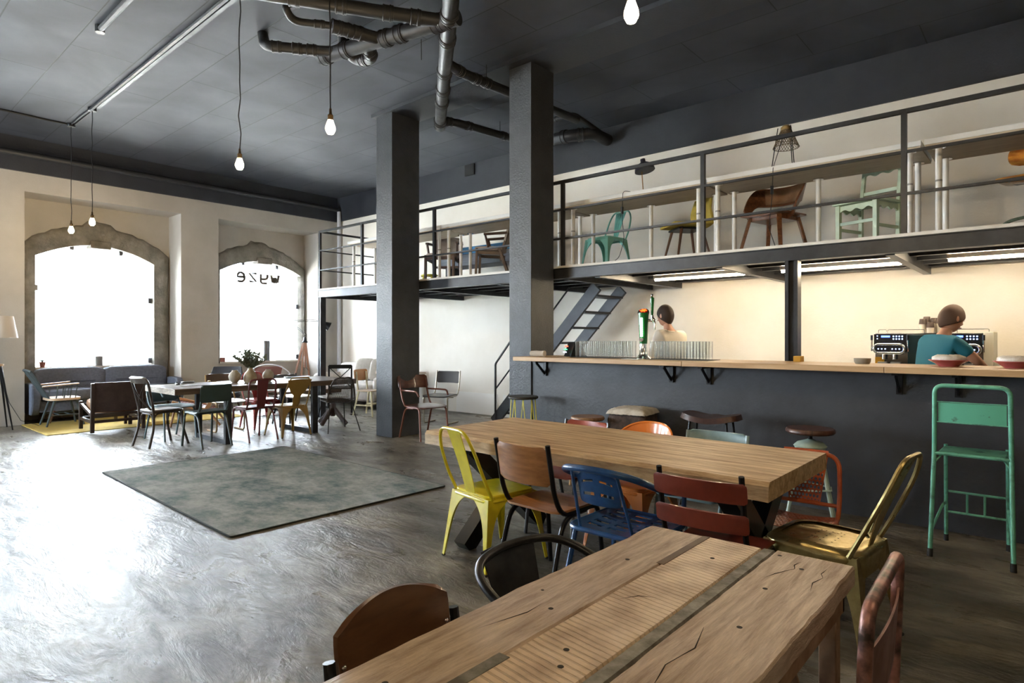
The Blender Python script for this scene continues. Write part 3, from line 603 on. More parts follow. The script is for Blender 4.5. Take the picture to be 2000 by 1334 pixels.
g = G(); g.box((.285, -1.3, .66), (.297, 1.24, .71)); g.box((-.297, -1.3, .66), (-.285, 1.24, .71)); g.box((-.297, 1.228, .66), (.297, 1.24, .71)); g.build('apron', RUSTW, nt_, smooth=False)
for sx in (-1, 1):
    for y in (1.2, -1.2):
        G().box((sx*.27-.022, y-.022, 0), (sx*.27+.022, y+.022, .70)).build('leg', RUSTW, nt_, bevel=.003)
        s2 = 1 if y > 0 else -1; G().bar((sx*.27, y-.36*s2, .68), (sx*.27, y-.02*s2, .22), .025, .006).build('brace', RUSTW, nt_, smooth=False)
for y in (1.2, -1.2): G().bar((-.25, y, .14), (.25, y, .14), .025, .02).build('stretcher', RUSTW, nt_, smooth=False)

lt = thing('long_dark_table', 'long dark plank table on black steel loop legs near the windows', 'table', (-8.55, 4.24, 0))
G().box((-.5, -1.30, .685), (.5, 1.31, .76)).build('tabletop', DARKTOP, lt, bevel=.006)
G().box((-.5, -1.306, .686), (.5, -1.3005, .759)).build('end_face', RAWEND, lt, smooth=False)
for y in (-.64, .62):
    g = G(); g.box((-.50, y-.04, 0), (-.44, y+.04, .684)); g.box((.42, y-.04, 0), (.48, y+.04, .684)); g.box((-.44, y-.04, 0), (.42, y+.04, .06)); g.box((-.44, y-.04, .64), (.42, y+.04, .684))
    g.build('leg', BSTEEL, lt, smooth=False)

# ------------------------------------------------------------------ things on the long table
CERA = M('sandy_stoneware', (176, 160, 132), .45, col2=(158, 140, 112), scale=14, bump=.001)
PALEC = M('pale_grey_stoneware', (186, 176, 158), .7, col2=(170, 160, 142), scale=20, bump=.0015)
RND = [(0, 0), (.035, 0), (.07, .04), (.082, .085), (.07, .13), (.04, .158), (.036, .175), (.030, .175), (.032, .155), (0, .15)]
for i, (x, y, lab) in enumerate(((-8.62, 3.93, 'round pale stoneware vase left of the vase with branches'), (-8.5, 4.36, 'round pale stoneware vase right of the vase with branches'))):
    tag(G().lathe(RND, n=28).build('round_vase', PALEC), lab, 'vase', 'round vases on the dark table').location = (x, y, .76)
v = thing('bottle_vase', 'tall sandy bottle shaped vase in the middle of the dark table', 'vase', (-8.55, 4.12, .76))
G().lathe([(0, 0), (.075, 0), (.090, .025), (.088, .095), (.078, .125), (.046, .158), (.034, .178), (.032, .232), (.038, .237), (.028, .237), (.026, .17), (0, .15)], n=30).build('body', CERA, v)
pb = thing('olive_branches', 'spray of grey green branches standing in the sandy bottle vase', 'plant', (-8.55, 4.12, .76))
rr = random.Random(11); gs = G(); gl = G()
for k in range(46):
    a = rr.uniform(0, 2*pi); sp_ = rr.uniform(.04, .25); h_ = rr.uniform(.20, .31)-sp_*.3
    pts = [Vector((cos(a)*sp_*t_**1.4, sin(a)*sp_*t_**1.4, .16+h_*t_)) for t_ in [q/7 for q in range(8)]]
    gs.tube(pts, .0035, 4)
    for q in range(2, 8):
        for s_ in range(8):
            p = pts[q]; d = Vector((rr.uniform(-1, 1), rr.uniform(-1, 1), rr.uniform(.2, 1.2))).normalized()*rr.uniform(.03, .05); n_ = d.cross(Vector((rr.uniform(-1, 1), rr.uniform(-1, 1), 0))).normalized()*.011
            gl.add([p, p+d*.5+n_, p+d, p+d*.5-n_], [(0, 1, 2, 3)])
gs.build('stems', M('twig', (92, 92, 74), .8), pb); gl.build('leaves', M('grey_green_leaf', (98, 112, 96), .7, col2=(120, 130, 112), scale=20), pb, smooth=False)
for nm, lab, cat, loc, f, m in (('folded_glasses', 'dark folded object near the bleached corner of the dark table', 'glasses', (-8.78, 3.24, .76), lambda g: g.pill((0, 0, .012), (.05, .03, .012)), BLACKM),
        ('mobile_phone', 'pale grey phone case on the dark table, farther from the corner', 'phone', (-9.0, 3.45, .76), lambda g: g.pill((0, 0, .014), (.04, .085, .014), .5), M('phone_grey', (110, 112, 118), .3)),
        ('open_magazine', 'thin dark open magazine on the dark table near its bleached end', 'magazine', (-8.55, 3.3, .76), lambda g: g.box((-.09, -.14, 0), (.09, .14, .006)), M('magazine_paper', (96, 88, 80), .4, col2=(150, 150, 150), scale=9)),
        ('key_ring', 'small brass and steel key bunch at the back of the dark table', 'keys', (-9.0, 3.74, .76), lambda g: g.pill((0, 0, .012), (.03, .02, .012)).box((.0, .03, 0), (.02, .10, .008)), M('brass_keys', (150, 120, 70), .3, .8)),
        ('serving_tray', 'flat dark tray with a raised rim at the far side of the dark table', 'tray', (-8.93, 5.06, .76), lambda g: g.lathe([(0, .0), (.17, .0), (.2, .018), (.19, .022), (.16, .01), (0, .008)], n=30), M('dark_tray', (58, 60, 64), .4))):
    g = G(); f(g); o = tag(g.build(nm, m), lab, cat); o.location = loc
# sill items
t = thing('potted_succulent', 'small terracotta pot plant on the sill of the first window', 'plant', (-12.98, 2.62, .885)); G().lathe([(0, 0), (.035, 0), (.05, .09), (.043, .09), (0, .08)], n=16).build('pot', M('terracotta', (150, 96, 80), .8), t)
g = G(); rr = random.Random(2)
for k in range(14): a = rr.uniform(0, 6.3); g.tube([(0, 0, .08), (cos(a)*.03, sin(a)*.03, .12), (cos(a)*.07, sin(a)*.07, .12+rr.uniform(-.02, .04))], [.008, .007, .002], 5)
g.build('leaves', M('pale_leaf', (120, 140, 130), .6), t)
tag(G().lathe([(0, 0), (.06, 0), (.06, .17), (.054, .17), (.05, .02), (0, .02)], n=20).build('candle_jar', M('grey_ceramic', (128, 128, 126), .5)), 'grey cylindrical jar on the sill behind the sofa', 'jar').location = (-12.98, 3.45, .885)
tag(G().lathe([(0, 0), (.07, 0), (.072, .42), (.06, .44), (.0, .44)], n=20).build('sill_bottle', M('blue_grey_glass', (120, 126, 138), .3)), 'tall blue grey cylinder on the sill of the lettered window', 'bottle').location = (-12.98, 6.62, .885)  # plain closed cylinder, a bottle on the sill
tag(G().box((-.03, -.05, 0), (.03, .05, .09)).build('red_box', M('faded_red_card', (190, 120, 112), .7), bevel=.003), 'small faded red box at the left end of the lettered window sill', 'box').location = (-12.98, 5.66, .885)

# ------------------------------------------------------------------ seating helpers
def curved(w_, h_, bow, z0, y0, lean=0, t=.012, r=.03, dip=0, crown=0, mask=None, nu=24, nv=10, taper=0):
    """curved back panel; bow < 0 bulges rearwards"""
    def f(u, v):
        q = 2*u-1; hw = w_/2*(1-taper*v); e = r*(1-math.sqrt(max(0, 1-max(0, (abs(v-.5)*2-1+2*r/h_)/(2*r/h_))**2))) if r else 0
        top = crown*(1-q*q)*v; return (q*(hw-e), y0+bow*(1-q*q)-lean*v, z0+h_*v+top)
    return G().sheet(f, nu, nv, t, mask)
def seatsheet(w_, d_, z, dip=.01, r=.05, t=.012, y=0, wf=1, roll=.0, mask=None, nu=22, nv=22):
    def f(u, v):
        q = 2*u-1; p = 2*v-1; c = max(0, (abs(p)-1+2*r/d_)/(2*r/d_)); e = r*(1-math.sqrt(max(0, 1-c*c)))
        hw = (w_/2)*(wf if v > .5 and False else 1+(wf-1)*v)-e
        return (q*hw, y+p*d_/2, z-dip*(1-q*q)*(1-p*p)-roll*max(0, p)**4)
    return G().sheet(f, nu, nv, t, mask)
def school(name, label, loc, rz, fm, wm, w=.40, d=.40, sh=.45, bh=.82, bz=(.60, .80), bow=-.03, arms=False, slats=False, tr=.0125, lean=.05, sm=None, sled=False, sc=1, group=None, crown=0, br=.03, arm_m=None, cat='chair', hoop=False, rivets=False, back_over=0):
    t = thing(name, label, cat, loc, rz, group, sc); x = w/2
    def yb(z): return -d/2-.0-lean*(z-sh)/(bh-sh)
    for s_ in (-1, 1):
        up = [(s_*x, yb(bh), bh), (s_*x, yb(sh+.1)+.005, sh+.1), (s_*x, -d/2+.05, sh-.012)]
        if not hoop: G().tube(fil(up+[(s_*x, d/2-.02, sh-.012), (s_*(x+.012), d/2+.03, 0)] if not sled else up+[(s_*x, d/2-.02, sh-.012), (s_*x, d/2-.03, .012), (s_*x, -d/2+.03, .012)], .06), tr, 8).build('side_frame', fm, t)
        else: G().tube(fil([(s_*x, -d/2+.02, sh-.012), (s_*x, d/2-.02, sh-.012), (s_*(x+.012), d/2+.03, 0)], .06), tr, 8).build('side_frame', fm, t)
        if not sled: G().tube(fil([(s_*(x-.0), .06, sh-.02), (s_*(x+.002), -d/2+.06, sh-.03), (s_*(x+.012), -d/2-.07, 0)], .09), tr, 8).build('leg', fm, t)
        if arms:
            G().tube(fil([(s_*x, yb(.66), .66), (s_*(x+.035), 0, .665), (s_*(x+.03), d/2-.04, .665), (s_*(x+.02), d/2-.0, .60)], .05), tr*.95, 8).build('armrest', arm_m or fm, t)
    if hoop: G().tube(fil([(-x, -d/2+.03, sh-.012), (-x, yb(sh+.1), sh+.1), (-x, yb(bh), bh), (x, yb(bh), bh), (x, yb(sh+.1), sh+.1), (x, -d/2+.03, sh-.012)], .07), tr, 8).build('back_hoop', fm, t)
    G().tube([(-x, -.02, sh-.03), (x, -.02, sh-.03)], tr*.9, 6).build('cross_bar', fm, t)
    seatsheet(w+.02, d+.02, sh+.006, .012, roll=.02, y=.015).build('seat', sm or wm, t)
    bw = w-.005+back_over
    if slats:
        for z0, z1 in slats: curved(bw, z1-z0, bow, z0, yb((z0+z1)/2)+.0-bow*.0, lean*.2, r=.015).build('slat', wm, t)
    elif not hoop:
        bb = curved(bw, bz[1]-bz[0], bow, bz[0], yb(bz[0])-(.0 if bow > -.05 else 0), lean*(bz[1]-bz[0])/(bh-sh), r=br, crown=crown).build('backrest', wm, t)
        if rivets:
            for s_ in (-1, 1): G().pill((s_*(x-.03), yb(bz[0]+.1)+.008, bz[0]+.09), (.006, .004, .006), n=8, m=5).build('rivet', CHROME, bb)
    return t
def vleg(g, p0, p1, dirx, diry, w0, w1, nu=4, arch=.13):
    """folded sheet metal leg: V section flaring at the top"""
    p0 = Vector(p0); p1 = Vector(p1)
    def f(u, v):
        c = p1.lerp(p0, v); wd = w1+(w0-w1)*v+arch*v**6; q = 2*u-1
        k = Vector((-dirx, 0, 0)) if q < 0 else Vector((0, -diry, 0)); return c+k*abs(q)*wd
    g.sheet(f, nu, 26, .004)
def tolix(name, label, loc, rz, m, sc=1, back='splat', group=None, holes=False, lean=.13, cat='chair', darkm=None, sh=.45):
    t = thing(name, label, cat, loc, rz, group, sc); a = .188
    nn = 40 if holes else 20; hp = [(.3+.1*i, .35+.13*j) for i in range(5) for j in range(3)] if holes else []
    msk = (lambda u, v: all((u-p)**2+(v-q)**2 > .00022 for p, q in hp)) if holes else None
    g = G().prism(rrect(2*a, 2*a, .055, 6), (sh-.028, sh-.002), XY) if not holes else G().prism(rrect(2*a, 2*a, .055, 6), (sh-.028, sh-.01), XY)
    o = g.build('seat', m, t, bevel=.008)
    if holes:
        for p, q in hp: G().lathe([(.0045, 0), (0, .0006)], ((p-.5)*2*a, (q-.5)*2*a, sh-.009), n=8).build('seat_hole', darkm or CRK, o)
    if holes:
        g = G(); R_ = [rrect(2*a+2*e, 2*a+2*e, .09, 8) for e in (-.03, .0, .016, .02, .018, .022)]; zz = (sh+.0, sh-.004, sh-.018, sh-.035, sh-.05, sh-.105); n_ = len(R_[0])
        g.add([(x_, y_, z_) for r_, z_ in zip(R_, zz) for x_, y_ in r_], [(i*n_+k, i*n_+(k+1) % n_, (i+1)*n_+(k+1) % n_, (i+1)*n_+k) for i in range(5) for k in range(n_)]); g.build('seat_skirt', m, t)
    else: G().tube([(x_, y_, sh-.035) for x_, y_ in rrect(2*a+.006, 2*a+.006, .06, 6)], .012, 8, closed=True, flat=1).build('seat_skirt', m, t)
    for sx in (-1, 1):
        for sy in (-1, 1):
            g = G(); vleg(g, (sx*(a+.004), sy*(a+.004), sh-.02), (sx*(a+.045), sy*(a+.055), .012), sx, sy, .055, .02); lg = g.build('leg', m, t)
            G().pill((sx*(a+.04), sy*(a+.05), .008), (.014, .014, .008), n=10, m=5).build('foot', RUBBER, lg)
    H_ = .85+sh-.45; yb = -a-.005
    if back in ('splat', 'vee'):
        pts = fil([(-a-.005, yb+.03, sh-.02), (-a-.01, yb-.03, sh+.1), (-a+.005, yb-lean*.75, H_-.12), (-a+.06, yb-lean, H_-.005), (a-.06, yb-lean, H_-.005), (a-.005, yb-lean*.75, H_-.12), (a+.01, yb-.03, sh+.1), (a+.005, yb+.03, sh-.02)], .07, 6)
        G().tube(pts, .0105, 8).build('back_hoop', m, t)
        w0, w1 = (.10, .135) if back == 'splat' else (.06, .17)
        sp_ = G().sheet(lambda u, v: ((2*u-1)*(w0+(w1-w0)*v)/2, yb+.01-lean*(v**1.1)*1.0+.02*v*(1-v), sh-.02+(H_-sh)*v), 8, 14, .004).build('back_splat', m, t)
        G().tube([((w0*.28)*s_*(1+v*.3), yb+.012-lean*(.12+.75*v)**1.1+.01, sh+.05+(H_-sh-.1)*v) for s_, v in [(-1, k/6) for k in range(7)]+[(1, 1-k/6) for k in range(7)]], .0028, 5, closed=True).build('splat_rib', m, sp_)
    elif back == 'crest':
        G().tube(fil([(-a-.005, yb+.03, sh-.02), (-a-.01, yb-.02, sh+.1), (-a+.005, yb-lean*.8, H_-.12), (-a+.04, yb-lean, H_), (a-.04, yb-lean, H_), (a-.005, yb-lean*.8, H_-.12), (a+.01, yb-.02, sh+.1), (a+.005, yb+.03, sh-.02)], .05, 5), .010, 8).build('back_hoop', m, t)
        def f(u, v):
            hw = .05+.02*v+(.12*max(0, (v-.45)/.55)**.5 if v > .45 else 0); q = 2*u-1; return (q*min(hw, a), yb-lean*v-.015*(1-q*q), sh-.02+(H_-sh+.0)*v-.01*q*q*v)
        G().sheet(f, 14, 24, .005).build('back_splat', m, t)
    elif back == 'tub':
        def f(u, v):
            th = (u-.5)*2.3; R_ = a+.03; return (R_*math.sin(th)*(1+.1*v), -R_*math.cos(th)*(1.0)+.02-.05*v, sh+.06+(.30-.10*abs(2*u-1)**2.5)*v)
        b_ = G().sheet(f, 26, 10, .006).build('tub_back', m, t)
        G().tube([f(k/26, 1) for k in range(27)], .008, 8).build('rim', m, b_)
        for s_ in (-1, 1): G().tube([f(.04 if s_ < 0 else .96, .1), (s_*a, -.02, sh-.02)], .011, 8).build('back_support', m, t)
        G().sheet(lambda u, v: ((2*u-1)*.05, -a-.005-.05*v*0, sh-.02+.1*v), 4, 4, .005).build('back_stem', m, t)
    return t
# ------------------------------------------------------------------ seats around the thick wooden table
YEL = M('yellow_enamel', (226, 210, 44), .28, coat=.3, col2=(206, 190, 36), scale=9)
TEALP = M('mint_teal_enamel', (120, 188, 178), .35)
ORG = M('orange_enamel', (232, 136, 58), .25, coat=.3)
GOLD = M('brushed_gold', (190, 172, 118), .27, .92, col2=(168, 150, 98), scale=20, rough2=.4)
WALN = M('varnished_walnut_ply', (176, 122, 72), .28, col2=(146, 96, 56), scale=5, st=(1.2, 8, 8), coat=.3)
BLUE = M('chipped_blue_enamel', (38, 88, 146), .3, col2=(28, 68, 120), scale=14, coat=.2)
RUSTR = M('rust_red_slats', (138, 60, 44), .32, col2=(116, 48, 36), scale=8, coat=.2)
ORM = M('burnt_orange_enamel', (198, 98, 48), .35, col2=(170, 78, 40), scale=12)
LBL = M('pale_blue_enamel', (150, 178, 184), .38, col2=(130, 160, 168), scale=12)
SALM = M('salmon_red_ply', (186, 98, 78), .3, col2=(160, 78, 64), scale=8)
tolix('metal_chair', 'bright yellow pressed metal chair at the left end of the thick wooden table', (-2.66, 2.87, 0), -10, YEL)
school('school_chair', 'black tube chair with varnished plywood back beside the yellow chair', (-2.16, 2.82, 0), -2, BLACKM, WALN, w=.38, bh=.83, bz=(.605, .815), bow=-.035, tr=.014, lean=.07)
tolix('metal_chair', 'glossy orange metal tub chair on the far side of the thick wooden table', (-2.08, 3.60, 0), 176, ORG, back='tub')
tolix('metal_chair', 'brass coloured metal chair at the right end of the thick wooden table', (-.80, 3.16, 0), 84, GOLD, sc=1.05, back='vee', holes=True, lean=.15)
school('school_chair', 'black framed chair with two rust red slats at the thick table', (-1.14, 2.76, 0), 3, BLACKM, RUSTR, w=.36, bh=.83, slats=((.585, .665), (.715, .80)), bow=-.03, lean=.07, back_over=.05)
school('school_chair', 'grey tube chair with salmon red seat across from the plywood back chair', (-2.62, 3.60, 0), 180, M('grey_tube', (86, 88, 90), .3, .7), SALM, w=.38, bh=.77, bz=(.64, .765))
school('school_chair', 'pale blue metal chair across the thick table, behind the rust red slats', (-1.64, 3.66, 0), 180, LBL, LBL, w=.40, bh=.775, bz=(.68, .78), tr=.013)

# blue slotted armchair
t = thing('garden_armchair', 'blue metal garden armchair with slotted back and seat beside the rust red slat chair', 'chair', (-1.61, 2.73, 0), 0)
def slots(u, v):
    for vv in (.25, .41, .57, .73, .87):
        if abs(v-vv) < .035:
            for uu in (.22, .5, .78):
                if abs(u-uu) < .105: return False
    return True
seatsheet(.44, .42, .455, .014, r=.06, mask=slots, nu=44, nv=44, t=.008).build('seat', BLUE, t)
G().tube([(a, b, .45) for a, b in rrect(.45, .43, .07, 6)], .013, 8, closed=True).build('seat_ring', BLUE, t)
def bsl(u, v):
    for vv in (.30, .66):
        if abs(v-vv) < .045:
            for uu in (.27, .73):
                if abs(u-uu) < .15: return False
    return True
curved(.225, .145, -.02, .60, -.245, .04, t=.006, r=.02, crown=.04, mask=bsl, nu=40, nv=40).build('back_panel', BLUE, t)
G().tube(fil([(.235, .17, .62), (.235, -.05, .66), (.21, -.30, .765), (0, -.335, .785), (-.21, -.30, .765), (-.235, -.05, .66), (-.235, .17, .62)], .14, 8), .0165, 10).build('arm_rail', BLUE, t)
for s_ in (-1, 1):
    G().tube([(s_*.225, .17, .615), (s_*.215, .18, .45)], .012, 8).build('arm_support', BLUE, t)
    G().tube([(s_*.125, -.315, .775), (s_*.15, -.20, .45)], .008, 8).build('back_strut', BLUE, t)
    for y0, y1 in ((-.18, -.27), (.18, .24)): G().tube([(s_*.19, y0, .45), (s_*.235, y1, 0)], .014, 8).build('leg', BLUE, t)

# orange mesh chair
def holes(n, r_, asp=1, off=True):
    def m(u, v):
        j = math.floor(v*n*asp); uu = u*n+(.5 if j % 2 else 0)
        return not ((uu-math.floor(uu)-.5)**2+((v*n*asp-j)-.5)**2 < r_*r_) or u < .05 or u > .95 or v < .04 or v > .96
    return m
t = thing('mesh_chair', 'burnt orange tube chair with round perforated back beyond the right end of the thick table', 'chair', (-1.05, 3.57, 0), 183, sc=.92)
G().tube(fil([(-.20, .16, .43), (-.20, -.14, .43), (-.20, -.19, .55), (-.19, -.24, .80), (.19, -.24, .80), (.20, -.19, .55), (.20, -.14, .43), (.20, .16, .43)], .09, 6), .0135, 10).build('frame', ORM, t)
G().tube([(-.20, -.195, .50), (.20, -.195, .50)], .012, 8).build('cross_bar', ORM, t)
G().sheet(lambda u, v: ((2*u-1)*(.09+.04*v), -.20-.045*v-.012*(1-(2*u-1)**2), .50+.32*v), 66, 88, .004, holes(9, .36, 1.35)).build('back_panel', ORM, t)
G().sheet(lambda u, v: ((2*u-1)*.19, -.16+.34*v, .44-.015*(1-(2*u-1)**2)), 80, 70, .003, holes(15, .33, .95)).build('seat', ORM, t)
for s_ in (-1, 1):
    for y in (-1, 1): G().tube([(s_*.19, y*.14, .43), (s_*.215, y*.23, 0)], .012, 8).build('leg', ORM, t)

# ------------------------------------------------------------------ seats around the plank table
t = thing('metal_armchair', 'black metal armchair with rounded tube arms at the left side of the plank table', 'chair', (-1.12, 1.56, 0), -92, sc=.93)
G().tube(fil([(.27, .20, .60), (.275, -.02, .65), (.24, -.24, .735), (0, -.30, .75), (-.24, -.24, .735), (-.275, -.02, .65), (-.27, .20, .60)], .17, 9), .0155, 12).build('arm_hoop', M('worn_dark_metal', (44, 45, 47), .3, .75, col2=(66, 66, 68), scale=9, rough2=.45), t)
DM = MATS['worn_dark_metal']
G().sheet(lambda u, v: ((2*u-1)*(.10+.035*v), -.195-.10*v-.015*(1-(2*u-1)**2), .455+.295*v), 12, 12, .005).build('back_panel', DM, t, ang=60)
G().prism(rrect(.40, .40, .07, 6), (.44, .46), XY).build('seat', DM, t, bevel=.006)
for s_ in (-1, 1):
    G().tube(fil([(s_*.27, .20, .60), (s_*.22, .19, .44), (s_*.24, .23, 0)], .03), .014, 8).build('leg', DM, t)
    G().tube([(s_*.18, -.17, .45), (s_*.235, -.25, 0)], .014, 8).build('leg', DM, t)
school('school_chair', 'brown plywood back chair at the near left of the plank table', (-.86, .865, 0), -90, BLACKM, M('dark_brown_ply', (106, 72, 46), .32, col2=(82, 54, 34), scale=4, st=(1.5, 8, 8), coat=.2), w=.345, bh=.74, bz=(.63, .80), bow=-.02, lean=.04, crown=.03, br=.025, rivets=True, back_over=-.03, tr=.013)
t = thing('tube_frame_chair', 'worn pink and bare metal tube chair at the right side of the plank table', 'chair', (-.50, 1.62, 0), 92)
PNK = M('chipped_pink_paint', (176, 128, 118), .38, .3, col2=(70, 58, 54), scale=9, ramp=(.42, .58), rough2=.3, bump=.0008, bs=30)
G().tube(fil([(-.225, -.26, 0), (-.225, -.20, .45), (-.22, -.215, .845), (.22, -.215, .845), (.225, -.20, .45), (.225, -.26, 0)], .055, 6), .0145, 12).build('back_frame', PNK, t)
curved(.43, .155, -.012, .605, -.205, .01, t=.005, r=.0).build('back_panel', M('dull_pink_panel', (150, 112, 106), .45, .2, col2=(118, 86, 82), scale=10, rough2=.6), t)
G().prism(rrect(.30, .38, .04), (.44, .458), XY).build('seat', PNK, t, bevel=.004)
for s_ in (-1, 1): G().tube([(s_*.13, .17, .445), (s_*.14, .22, 0)], .013, 10).build('leg', PNK, t)
G().tube([(-.22, -.225, .25), (.22, -.225, .25)], .009, 8).build('stretcher', PNK, t)

# ------------------------------------------------------------------ stools along the bar
TG = M('chipped_sea_green', (112, 190, 164), .38, .1, col2=(78, 130, 112), scale=13, ramp=(.5, .68), rough2=.5)
t = thing('tall_bar_chair', 'tall sea green metal chair with backrest in front of the bar at the right', 'chair', (-.37, 4.95, 0), 0)
G().tube(fil([(-.208, -.235, .0), (-.195, -.14, .66), (-.19, -.17, 1.09), (.19, -.17, 1.09), (.195, -.14, .66), (.208, -.235, .0)], .055, 6), .0135, 10).build('back_frame', TG, t)
bk = curved(.345, .125, -.015, .855, -.148, .006, t=.004, r=0).build('backrest', M('sea_green_panel', (104, 192, 164), .42, col2=(70, 84, 74), scale=15, st=(1, 1, 1.6), ramp=(.62, .72)), t)
for z in (.855, .985): G().tube([(-.19, -.155, z), (0, -.168, z), (.19, -.155, z)], .004, 6).build('back_wire', TG, t)
G().prism(rrect(.34, .30, .01), (.648, .662), XY).build('seat', TG, t, bevel=.004); G().tube([(-.19, -.145, .65), (.19, -.145, .65)], .011, 8).build('seat_rail', TG, t)
for s_ in (-1, 1):
    lg = G().tube([(s_*.165, .16, .67), (s_*.168, .21, 0)], .012, 8).build('leg', TG, t); G().tube([(s_*.168, .21, .0), (s_*.168, .207, .045)], .0145, 10).build('rubber_foot', RUBBER, lg)
    G().tube([(s_*.208, -.235, 0), (s_*.207, -.228, .05)], .0165, 10).build('rubber_foot', RUBBER, t)
    G().tube([(s_*.17, -.14, .65), (s_*.165, .16, .65)], .010, 8).build('side_rail', TG, t)
    G().tube(fil([(s_*.204, -.21, .16), (s_*.175, .08, .27), (s_*.167, .19, .27)], .05), .009, 8).build('side_brace', TG, t)
    G().tube([(s_*.193, -.148, .59), (s_*.155, -.12, .645)], .006, 6).build('seat_brace', TG, t)
for z in (.345, .205): G().tube([(-.166, .195, z), (.166, .195, z)], .008, 8).build('foot_rail', TG, t)
for x in (-.05, .045): G().tube([(x, .195, .205), (x, .195, .345)], .007, 6).build('rail_bar', TG, t)

def round_seat(r_, z, t_=.035, n=32): return [(0, z-t_), (r_*.93, z-t_), (r_, z-t_*.7), (r_, z-t_*.3), (r_*.95, z), (0, z-.002)]
DKW = M('dark_stained_wood', (74, 56, 46), .38, col2=(50, 38, 32), scale=5, st=(8, 1.2, 4))
t = thing('round_stool', 'round dark wood stool on thin yellow hairpin legs beside the bar column', 'stool', (-4.32, 5.12, 0))
G().lathe(round_seat(.165, .76, .03)).build('seat', M('black_brown_seat', (60, 54, 48), .5, col2=(44, 40, 36), scale=8), t)
YW = M('yellow_wire', (228, 214, 60), .35)
for k in range(4):
    a = pi/4+k*pi/2+.3; c_, s_ = cos(a), sin(a)
    G().tube([(c_*.12-s_*.05, s_*.12+c_*.05, .73), (c_*.185, s_*.185, .008), (c_*.12+s_*.05, s_*.12-c_*.05, .73)], .0055, 6).build('leg', YW, t)
t = thing('round_stool', 'low stool with round pale brown wooden seat left of the cowhide cube', 'stool', (-3.30, 4.86, 0))
G().lathe(round_seat(.16, .65, .035)).build('seat', M('oak_brown_seat', (150, 112, 76), .4, col2=(112, 80, 54), scale=6, st=(1, 9, 1)), t)
for k in range(4): a = pi/4+k*pi/2; G().tube([(cos(a)*.11, sin(a)*.11, .59), (cos(a)*.17, sin(a)*.17, 0)], [.014, .011], 8).build('leg', M('beech_leg', (190, 156, 112), .45), t)
t = thing('cowhide_cube', 'cube pouf covered in brown and white cowhide against the bar front', 'pouf', (-2.98, 5.15, 0), 8)
hr = random.Random(5)
def furbox(a, b, n=11, amp=.006):
    g = G()
    (x0, y0, z0), (x1, y1, z1) = a, b; jt = lambda: hr.uniform(-amp, amp)
    for ax in range(3):
        for sd in (0, 1):
            def f(u, v):
                p = [0, 0, 0]; p[ax] = (b if sd else a)[ax]; o1, o2 = [k for k in range(3) if k != ax]; p[o1] = a[o1]+(b[o1]-a[o1])*u; p[o2] = a[o2]+(b[o2]-a[o2])*v
                e = .02; q = [(2*(p[k]-(a[k]+b[k])/2)/(b[k]-a[k])) for k in range(3)]; L4 = (abs(q[0])**9+abs(q[1])**9+abs(q[2])**9)**(1/9)
                return tuple((a[k]+b[k])/2+q[k]/L4*(b[k]-a[k])/2+jt() for k in range(3))
            g.sheet(f, n, n, .006)
    return g
furbox((-.19, -.19, .012), (.19, .19, .70)).build('body', M('brown_cowhide', (92, 76, 68), .8, col2=(58, 48, 44), scale=16, bump=.006, bs=90), t, ang=80)
G().sheet(lambda u, v: ((2*u-1)*.2*(1-.04*(2*v-1)**4), (2*v-1)*.2*(1-.04*(2*u-1)**4),   .712+.022*(1-(2*u-1)**4)*(1-(2*v-1)**4)+hr.uniform(-.003, .003)-.03*max(abs(2*u-1), abs(2*v-1))**14), 26, 26, .008).build('white_top', M('white_fur', (232, 226, 214), .95, col2=(206, 196, 180), scale=14, bump=.008, bs=80), t, ang=80)
t = thing('saddle_stool', 'dark brown saddle shaped wooden stool on thin black legs against the bar', 'stool', (-2.13, 4.96, 0), 4)
def sad(u, v): q, p = 2*u-1, 2*v-1; R_ = .235*(1-abs(p)**4*.12); return (q*R_, p*.145*(1-abs(q)**5*.2), .722+.022*abs(q)**2-.012*(1-abs(q))+.012*math.exp(-(q*5)**2)*v)
G().sheet(sad, 30, 12, .045).build('seat', M('dark_walnut_seat', (88, 62, 52), .35, col2=(58, 40, 34), scale=4, st=(2, 10, 1)), t, ang=50)
for s_ in (-1, 1):
    for y in (-1, 1): G().tube([(s_*.15, y*.08, .72), (s_*.21, y*.15, 0)], .010, 8).build('leg', BLACKM, t)
G().tube([(a, b, .25) for a, b in rrect(.37, .25, .03)], .007, 6, closed=True).build('foot_ring', BLACKM, t)
t = thing('swivel_stool', 'swivel stool with round dark wood seat and pale mint steel legs at the right end', 'stool', (-1.33, 4.86, 0))
G().lathe(round_seat(.168, .73, .038)).build('seat', M('red_walnut_seat', (104, 70, 56), .35, col2=(66, 44, 36), scale=4, st=(9, 2, 1)), t)
MNT = M('pale_mint_steel', (196, 216, 206), .4, col2=(170, 196, 186), scale=12)
G().tube([(0, 0, .50), (0, 0, .695)], .016, 12).build('spindle', BLACKM, t); G().lathe([(.02, .57), (.10, .575), (.115, .60), (.09, .625), (.03, .645), (.02, .65)], n=24).build('collar', MNT, t)
for k in range(4):
    a = pi/4+k*pi/2+.25; G().tube([(cos(a)*.09, sin(a)*.09, .60), (cos(a)*.235, sin(a)*.235, 0)], .014, 8).build('leg', MNT, t)
for zz in (.28,):
    pp_ = [(cos(pi/4+k*pi/2+.25)*.185, sin(pi/4+k*pi/2+.25)*.185, zz+(.03 if k % 2 else 0)) for k in range(4)]
    for k in range(4): G().bar(pp_[k], pp_[(k+1) % 4], .022, .008).build('foot_bar', MNT, t)

